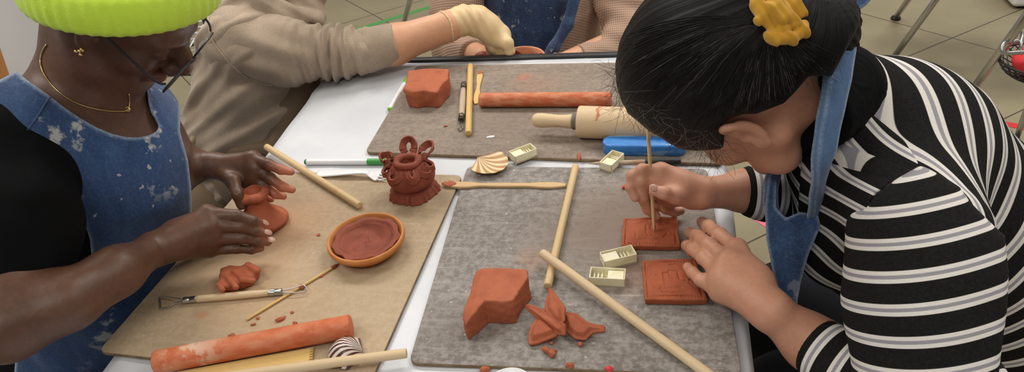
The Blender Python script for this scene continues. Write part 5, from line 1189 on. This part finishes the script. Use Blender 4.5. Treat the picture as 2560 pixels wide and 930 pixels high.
# hooded sweater: torso, sleeve with bunched folds, hood
v = Vol(.0028)
for p, q in ((t0, t1), (t1, t2), (t2, t3)): v.cap(p[0], q[0], p[1], q[1], k=.03)
v.cap(t0[0], sh[0], .06, .07, k=.03)
displace(v, folds3(dirc(1, .9, 0), dirc(-.55, 1, 0), .0040, 105, 2.), None, None); displace(v, folds3(dirc(1, 1.4, 0), dirc(-1, .8, 0), .003, 60, 5.))
bod_C = v.obj('hoodie_body', 'hoodie_fleece', Cc, label='taupe fleece hooded sweater')
v = Vol(.0022); sb = J(840, 132, 60, D=1.42); cu0 = J(912, 128, 57, D=1.415); cu1 = J(975, 110, 50, D=1.41)
v.chain([sh, J(700, 130, 84, D=1.41), sb, cu0], k=.02); aA = unit(cu1[0]-sh[0]); gA = unit(cu1[0]-cu0[0])
def bunch(X, Y, Z):
    s_ = (X-sb[0][0])*aA[0]+(Y-sb[0][1])*aA[1]+(Z-sb[0][2])*aA[2]; u_ = unit(dirc(-.25, 1, 0)); t_ = (X-sb[0][0])*u_[0]+(Y-sb[0][1])*u_[1]+(Z-sb[0][2])*u_[2]
    w_ = np.exp(-((s_-.002)/.055)**2)
    return -((.0055*np.sin(s_*250-t_*50+1.6*np.sin(t_*40)+1.2*np.sin(s_*70))+.002*np.sin(s_*520+t_*90))*w_+.0030*(1-w_)*np.sin(s_*75+t_*95+1.6*np.sin(t_*35)))
displace(v, bunch); slv_C = v.obj('sleeve', 'hoodie_fleece', Cc)
v = Vol(.0022); v.chain([(cu0[0]+gA*.004, .043), (cu1[0], cu1[1])], k=.004); v.clip(gA, cu1[0]+gA*.016, .002); v.obj('sleeve_cuff', 'hoodie_fleece', Cc)
P = onto([slv_C, bod_C], [tuple(p[:2]) for p in spline([(522, 45, 0), (528, 90, 0), (556, 135, 0), (600, 180, 0), (640, 202, 0), (680, 211, 0)], 5)], .0018); Geo().tube(P, .0018, 6).obj('armhole_seam', 'hoodie_fleece', Cc)
v = Vol(.0024); hd = [J(575, -20, 58, D=1.43), J(650, 12, 40, D=1.40), J(715, 42, 26, D=1.40), J(755, 50, 20, D=1.41)]; v.chain(hd, k=.015); v.chain([J(735, -30, 40, D=1.44), J(775, 10, 36, D=1.45), J(790, 40, 24, D=1.45)], k=.015); v.chain([J(760, 40, 16, D=1.42), J(790, 48, 18, D=1.43)], k=.01)
displace(v, folds3(dirc(1, -.5, 0), dirc(.5, 1, 0), .0028, 120, 1.)); v.obj('hood', 'hoodie_fleece', Cc)
apC = [(680, 205), (830, 205), (800, 245), (760, 300), (722, 352), (700, 388), (560, 388), (555, 362), (640, 366), (690, 320), (705, 250)]
v = Vol(.0026); v.chain([J(740, 200, 70, D=1.50), J(705, 330, 75, D=1.53), J(640, 420, 110, D=1.56)], k=.02); v.cap(J(560, 380, 1, D=1.47)[0], J(680, 370, 1, D=1.48)[0], .025, .02, k=.02); displace(v, folds3(dirc(-.5, 1, 0), dirc(1, .4, 0), .0024, 75, 4.)); v.obj('apron', 'linen', Cc, label='olive brown linen apron')
v = Vol(.0022); v.chain([J(512, 292, 9, D=1.47), J(500, 320, 13, D=1.47), J(488, 350, 11, D=1.47)], k=.01); displace(v, folds3(dirc(.4, 1, 0), dirc(1, -.4, 0), .002, 300, 2.)); v.obj('apron_tie', 'beige_rope', Cc, label='beige tied apron bow behind the back')
v = Vol(.005); v.chain([(t3[0], .12), (np.array([-.90, 1.36, .50]), .085), (np.array([-.90, 1.36, .09]), .055)], k=.03); v.chain([(t3[0], .12), (np.array([-.94, 1.14, .50]), .085), (np.array([-.94, 1.12, .09]), .055)], k=.03); v.box((-.86, 1.36, .04), (.11, .045, .04), rnd=.02, k=.02); v.box((-.90, 1.12, .04), (.11, .045, .04), rnd=.02, k=.02); v.obj('trousers', 'linen', Cc)
# ------------------------------------------------------------------ BACK PERSON (pink waffle sweater, denim apron)
Dd = thing('person', 'person in a pink waffle-knit sweater and paint-spotted denim apron behind the table', 'person', (-.2, 1.62, 0))
b0 = J(1345, -160, 70, D=1.62); b1 = J(1350, -20, 150, D=1.72); b2 = J(1345, 180, 165, D=1.84)
eL = J(1135, 112, 52, D=1.66); eR = J(1570, 100, 56, D=1.62)
wL = J(1205, 142, 26, D=1.53); wR_ = J(1420, 152, 26, D=1.55)
HD = Head(1330, -330, 1.5, (-1, 0, .05), (0, -.7, -.7), (0, .7, -.7), 1.)
v = Vol(.0032); HD.build(v); v.cap(HD.p(0, -.02, -.04), b0[0], .05, .055, k=.02); v.cap(b0[0], b1[0], .045, b1[1]-.02, k=.03); v.cap(b1[0], b2[0], b1[1]-.02, b2[1]-.02, k=.03)
v.chain([(b0[0], .05), (J(1160, -40, 1, D=1.66)[0], .05), (eL[0], .034), wL], k=.02); v.chain([(b0[0], .05), (J(1520, -60, 1, D=1.66)[0], .05), (eR[0], .034), wR_], k=.02)
for a, s_ in ((wL, 1), (wR_, -1)):
    for q in range(4): v.chain([(a[0], a[1]*.8), (a[0]+dirc(.028*s_, .004-.003*q, -.012+.008*q), .010), (a[0]+dirc(.052*s_, -.004-.002*q, -.01+.008*q), .008), (a[0]+dirc(.064*s_, -.016, .0+.006*q), .0065)], k=.004)
    v.chain([(a[0], a[1]*.7), (a[0]+dirc(.022*s_, .012, .012), .009), (a[0]+dirc(.045*s_, .008, .01), .007)], k=.004)
v.obj('body', 'skin_fair', Dd, attrs={'tip': zero})
fu, fv = unit(dirc(1, 0, 0)), unit(dirc(0, 1, 0))
v = Vol(.003); v.cap(b0[0], b1[0], .055, b1[1], k=.03); v.cap(b1[0], b2[0], b1[1], b2[1], k=.03); displace(v, folds3(dirc(0, 1, 0), dirc(1, .2, 0), .003, 45, 1.))
v.obj('sweater_body', 'waffle_knit', Dd, attrs={'u': lambda P: P@fu, 'v': lambda P: P@fv}, label='dusty pink waffle-knit sweater')
for nm, ch in (('sleeve', [J(1170, -60, 62, D=1.66), J(1142, 30, 60, D=1.66), eL, J(1165, 124, 46, D=1.60), J(1185, 134, 38, D=1.565)]), ('sleeve', [J(1500, -60, 62, D=1.66), J(1560, 20, 60, D=1.64), J(1578, 92, 56, D=1.62), J(1520, 128, 38, D=1.59), J(1452, 142, 31, D=1.56)])):
    v = Vol(.0026); v.chain(ch, k=.025); a_ = unit(ch[-1][0]-ch[-2][0]); displace(v, folds3(dirc(1, .3, 0), dirc(.3, 1, 0), .0035, 60, 3.)); v.clip(a_, ch[-1][0]+a_*.004, .003)
    v.obj(nm, 'waffle_knit', Dd, attrs={'u': lambda P: P@fu, 'v': lambda P: P@fv})
apD = [(1192, -80), (1205, 5), (1235, 60), (1262, 110), (1290, 200), (1420, 200), (1368, 140), (1395, 100), (1420, 50), (1438, 0), (1445, -80)]
v = Vol(.0028); v.cap(b0[0], b1[0], .06, b1[1]+.012, k=.03); v.cap(b1[0], b2[0], b1[1]+.012, b2[1]+.02, k=.03); displace(v, folds3(dirc(.1, 1, 0), dirc(1, .1, 0), .0035, 70, 2.)); keep(v, apD, .004)
v.obj('apron', 'denim_dark', Dd, attrs={'edge': edge_attr(apD, .004)}, label='dark denim apron with white paint splatter')
v = Vol(.0024); v.chain([J(1440, -20, 14, D=1.55), J(1420, 60, 13, D=1.55), J(1385, 120, 14, D=1.55), J(1355, 160, 15, D=1.56)], k=.01); displace(v, folds3(dirc(.4, 1, 0), dirc(1, -.4, 0), .0015, 200)); v.obj('apron_hem', 'denim_dark', Dd, attrs={'edge': zero})
v = Vol(.005); v.chain([(b2[0]+np.array([-.09, 0, -.1]), .12), (np.array([-.32, 1.44, .50]), .08), (np.array([-.32, 1.46, .09]), .055)], k=.03); v.chain([(b2[0]+np.array([.09, 0, -.1]), .12), (np.array([-.1, 1.44, .50]), .08), (np.array([-.1, 1.46, .09]), .055)], k=.03); v.box((-.32, 1.42, .04), (.045, .11, .04), rnd=.02, k=.02); v.box((-.1, 1.42, .04), (.045, .11, .04), rnd=.02, k=.02); v.obj('trousers', 'denim_dark', Dd, attrs={'edge': zero})
# pot held behind the rim, clay lumps
c = W(1303, 141, 1.50); pot = thing('terracotta_pot', 'terracotta pot with clay inside, held just beyond the table rim', 'pot', c-np.array([0, 0, .07])); simple('terracotta_pink', '#D8936E', .7, '#C98260', 40, .2)
T = Matrix.Translation((c-np.array([0, 0, .07])).tolist())
Geo(T).lathe([(.001, 0), (.030, 0), (.034, .004), (.040, .045), (.046, .046), (.048, .05), (.049, .068), (.0475, .0705), (.0445, .0695), (.043, .046), (.034, .01), (.001, .008)], 48, cap=False).obj('pot_wall', 'terracotta_pink', pot)
v = Vol(.0016)
def lining(X, Y, Z):
    x, y, z = X-c[0], Y-c[1], Z-c[2]; r = np.sqrt(x*x+y*y); a = np.arctan2(y, x); return np.maximum(np.abs(r-.0405-.001*np.sin(9*a))-.0022, np.maximum(z-(-.006+.010*np.sin(a*2+2.2)+.004*np.sin(a*7)), -z-.05))
v.func(lining, c+np.array([-.05, -.05, -.055]), c+np.array([.05, .05, .015])); v.ell(c-np.array([0, 0, .045]), (.038, .038, .014), k=.01); v.obj('clay_lining', 'clay_wet', pot, label='dark wet clay pressed inside')
for x, y, d, r, lb in ((1208, 143, 1.50, .016, 'reddish clay piece held by the person behind the table'), (1233, 150, 1.51, .012, 'small clay piece beside the gloved fingertips')):
    v = Vol(.0014); v.ell(W(x, y, d), (r*1.2, r*.7, r*.8), k=.004, mod=lambda X, Y, Z: .0015*fnoise(X, Y, Z, 130)); v.obj('clay_piece', 'clay_wet' if x < 1220 else 'clay', label=lb, cat='clay')
# ================================================= BACKGROUND
# white panel at the left with a leaning wooden board
def vpanel(a, b, z0, z1, th):
    a = np.array([*a, 0.]); b = np.array([*b, 0.]); d = b-a; L = np.linalg.norm(d); x = d/L; y = np.array([-x[1], x[0], 0]); X = Matrix([[x[0], y[0], 0, a[0]], [x[1], y[1], 0, a[1]], [0, 0, 1, 0], [0, 0, 0, 1]])
    return X, L
X, L = vpanel((-2.25, .55), (-1.56, 1.78), 0, 1.9, .03); pn = thing('display_panel', 'white freestanding panel behind the left person', 'panel', (-1.9, 1.15, 0))
Geo(X).box((L/2, .015, 1.0), (L/2, .015, .88), .004).obj('board', 'wall_paint', pn, smooth=False)
for x in (.12, L-.12): g = Geo(X); g.box((x, .015, .10), (.02, .014, .04)); g.box((x, .015, .02), (.03, .22, .02), .004); g.obj('foot', 'dark_steel', pn, smooth=False)
a = G(34, 200, .72); c0_ = W(-8, 200, 1.42); c1_ = W(-62, 45, 1.40)
d = unit(c1_-c0_); lo = c0_-d*(c0_[2]/d[2]); hi = c0_+d*.45
o = Geo().tube([lo, lo+(hi-lo)*.5, hi], .024, 4).obj('wooden_prop', 'orange_wood', smooth=False, label='orange-brown wooden board leaning at the far left edge', cat='wood board')
# white wire rack behind the left person
rk = thing('wire_rack', 'white wire shelf rack on a black frame behind the glasses', 'rack', (-1.36, 1.9, 0))
for y in (40, 52, 66, 80, 94, 108, 122, 138):
    Geo().tube([W(330, y+22, 2.15), W(560, y-6, 2.35)], .0028, 6).obj('shelf_wire', 'white_plastic', rk)
for x in (395, 430, 462, 492, 520): Geo().tube([W(x, 138, 2.22), W(x+62, 38, 2.28)], .0026, 6).obj('cross_wire', 'white_plastic', rk)
pA = W(330, 190, 2.2); pB = W(560, 180, 2.35)
Geo().tube([pA, pB], .0075, 8).obj('black_bar', 'black_metal', rk, label='black frame bar'); Geo().tube([W(400, 150, 2.2), W(520, 92, 2.3)], .006, 8).obj('black_bar', 'black_metal', rk)
for p in (pA, pB): Geo().tube([np.array([p[0], p[1], 0]), np.array([p[0], p[1], .95])], .009, 8).obj('upright', 'black_metal', rk)
# chrome legged furniture behind
def legs(name, label, cat, pairs, foot=True, top=None, r=.011):
    o = thing(name, label, cat, G(*pairs[0][0], 0)); tops = []
    for lo_, hi_, zt in pairs:
        a = G(*lo_, 0); b = G(*hi_, zt); tops.append(b); Geo().tube([a+np.array([0, 0, .012]), b], r, 12).obj('leg', 'steel', o)
        if foot: Geo(Matrix.Translation(a.tolist())).lathe([(.018, 0), (.02, .003), (.018, .010), (.012, .016)], 16).obj('foot_cap', 'black_plastic', o, label='black foot cap')
    return o, tops
ch, tp = legs('chair', 'chrome-legged chair behind the striped back at the top right', 'chair', [((2239, 48), (2335, -90), .45), ((2222, 165), (2420, -110), .45)])
c_ = (tp[0]+tp[1])/2; Geo(Matrix.Translation((c_+np.array([.1, .1, 0])).tolist())).box((0, 0, .012), (.2, .2, .012), .008).obj('seat', 'grey_vinyl', ch)
st, tp = legs('trolley', 'chrome-framed trolley with a mesh basket at the top right corner', 'trolley', [((2388, 290), (2620, -35), .62)], r=.012)
a = G(2388, 290, 0); b = G(2620, -35, .62)
def onleg(px): t_ = np.linspace(0, 1, 200); P = a+(b-a)*t_[:, None]; X_, Y_, _ = proj(P); return P[np.argmin(abs(X_-px))]
p1 = onleg(2518); p2 = onleg(2505); dz = depth_of(p1)
Geo().tube([p1, p1+dirc(.02, .004, 0), p1+dirc(.16, .012, .02)], .006, 8).obj('bracket', 'steel', st)
q1 = W(2505, 126, dz-.02); Geo().tube(spline([p1+dirc(0, 0, -.012), W(2510, 108, dz-.02), q1, W(2516, 133, dz-.02), W(2560, 131, dz-.02), W(2640, 130, dz-.02)], 5), .006, 8).obj('bracket', 'steel', st)
Geo().tube([W(2556, 80, dz), W(2551, 131, dz-.01)], .005, 8).obj('bracket', 'steel', st)
c = W(2608, 150, dz+.05); bk = Geo()
for fam in (1, -1):
    for k in range(26):
        P = []
        for t_ in np.linspace(0, 1, 9):
            az = 2*PI*k/26+fam*t_*1.0; el_ = t_*PI/2*.97; P.append(c+np.array([.105*math.cos(az)*math.cos(el_), .105*math.sin(az)*math.cos(el_), -.06*math.sin(el_)]))
        bk.tube(P, .0016, 4)
bk.tube([c+np.array([.106*math.cos(t_), .106*math.sin(t_), .001]) for t_ in np.linspace(0, 2*PI, 33)[:-1]], .003, 6, closed=True)
bk.obj('basket', 'black_metal', st, label='black mesh basket')
Geo().tube([c+np.array([.0, 0, -.058]), np.array([c[0], c[1], .012])], .008, 8).obj('basket_stem', 'steel', st); Geo(Matrix.Translation((c[0], c[1], 0))).lathe([(.07, 0), (.07, .008), (.02, .014)], 20).obj('base', 'black_plastic', st)
v = Vol(.004); v.ell(c+np.array([-.005, 0, -.008]), (.072, .072, .04), mod=lambda X, Y, Z: .004*fnoise(X, Y, Z, 40)); v.obj('red_cloth', 'red_plastic', label='red cloth lying in the black mesh basket', cat='cloth')
bn_ = thing('storage_bin', 'white plastic bin on the floor at the top right corner', 'bin', G(2545, 22, 0)); c = G(2560, 30, 0)+np.array([.09, .12, 0])
Geo(Matrix.Translation(c.tolist())).box((0, 0, .13), (.13, .1, .12), .02, seg=3).obj('body', 'white_plastic', bn_); Geo(Matrix.Translation(c.tolist())).box((0, 0, .006), (.1, .08, .006)).obj('base', 'black_plastic', bn_)
tl, tp = legs('tall_stool', 'grey metal stool legs behind the gloved arm', 'stool', [((1012, 58), (1045, -70), .5), ((1092, 150), (1150, -40), .5)], foot=False, r=.012)
m_ = (tp[0]+tp[1])/2; Geo(Matrix.Translation(m_.tolist())).lathe([(.001, 0), (.16, 0), (.165, .01), (.16, .025), (.001, .028)], 32, cap=False).obj('seat', 'grey_vinyl', tl)
# denim apron draped on something behind the black hair
ap = [(2060, -60), (2190, -60), (2178, 0), (2165, 14), (2150, 24), (2138, 32), (2126, 42), (2112, 50), (2098, 58), (2075, 62)]
v = Vol(.004); A_ = W(2120, -20, 1.75); v.box(A_, (.16, .10, .012), np.stack([unit(dirc(1, 0, 0)), unit(dirc(0, 1, 0)), unit(dirc(0, 0, 1))]), rnd=.01, mod=lambda X, Y, Z: .003*fnoise(X, Y, Z, 40)); displace(v, folds3(dirc(0, 1, 0), dirc(1, .2, 0), .004, 60)); keep(v, ap, .004)
v.obj('hanging_apron', 'denim_bib', attrs={'edge': edge_attr(ap, .008)}, label='blue denim apron edge hanging behind the black hair bun', cat='apron')
ck = thing('wooden_stand', 'brown wooden post behind the black hair bun', 'post', G(2130, 70, 0)); b0_ = W(2118, 20, 1.80); b1_ = W(2140, 80, 1.80)
Geo().tube([W(2105, -50, 1.8), b0_, b1_, np.array([b1_[0], b1_[1], 0.01])], .012, 4).obj('post', 'tool_wood', ck); Geo().box((b1_[0], b1_[1], .01), (.06, .06, .01), .004).obj('base', 'tool_wood', ck)
# chair seen between the left person's arms
sp = [(478, 466), (532, 455), (620, 452), (640, 500), (560, 512), (548, 503), (515, 492), (495, 480)]
P = [G(x, y, .47) for x, y in sp]; sc2 = thing('grey_chair', 'grey-topped chair with a black shell seen between the left person\'s arms', 'chair', (P[0][0]+.1, P[0][1], 0))
Geo().prism(P, .462, .47, .002).obj('seat_pad', 'wall_paint', sc2, smooth=False); ctr = np.mean(P, 0); Geo().prism([ctr+(p-ctr)*.98 for p in P], .425, .4615, .004).obj('seat_shell', 'black_plastic', sc2, smooth=False)
for p in P[::2]: q = ctr+(p-ctr)*.7; Geo().tube([(q[0], q[1], 0), (q[0], q[1], .43)], .01, 8).obj('leg', 'steel', sc2)
# paper cup with lettering, standing on a small stool by the far left table corner
c = W(826, 222, 1.64); zb = c[2]-.054; cp = thing('paper_cup', 'cream and teal paper cup with black lettering by the far left table edge', 'cup', (c[0], c[1], zb)); simple('cream_paper', '#CDBFA6', .6); simple('teal_print', '#3C8A86', .6, '#8FB5A6', 90)
T = Matrix.Translation((c[0], c[1], zb))
Geo(T).lathe([(.026, 0), (.0285, .022)], 32).obj('lower_wall', 'teal_print', cp, label='teal printed band', auto=40); Geo(T).lathe([(.0285, .022), (.034, .088), (.0352, .09), (.034, .092), (.0325, .09), (.027, .024)], 32, cap=False).obj('upper_wall', 'cream_paper', cp, auto=40)
fr_ = unit(CAM-c); az0 = math.atan2(fr_[1], fr_[0])
def oncup(u, h): r = .0289+(h-.022)*.0833; a_ = az0+u/r; return (c[0]+r*math.cos(a_), c[1]+r*math.sin(a_), zb+h)
for nm, pts in (('letter', [(-.016+.007*math.cos(t_), .040+.008*math.sin(t_)) for t_ in np.linspace(.9, 5.4, 14)]), ('letter', [(-.005, .046), (-.005, .036), (-.003, .033), (.000, .033), (.002, .036), (.002, .046)]), ('letter', [(.002, .046), (.002, .033)])):
    Geo().tube([oncup(u+.004, h) for u, h in pts], .0011, 6).obj(nm, 'black_plastic', cp)
so = thing('small_stool', 'small stool under the paper cup, hidden by the table', 'stool', (c[0], c[1], 0)); Geo(Matrix.Translation((c[0], c[1], 0))).lathe([(.001, zb-.026), (.05, zb-.026), (.055, zb-.02), (.055, zb-.004), (.05, zb-.001), (.001, zb-.001)], 28, cap=False).obj('seat', 'grey_vinyl', so)
for k in range(3): a_ = k*2.09; Geo().tube([(c[0]+.04*math.cos(a_), c[1]+.04*math.sin(a_), 0), (c[0]+.03*math.cos(a_), c[1]+.03*math.sin(a_), zb-.02)], .008, 8).obj('leg', 'steel', so)
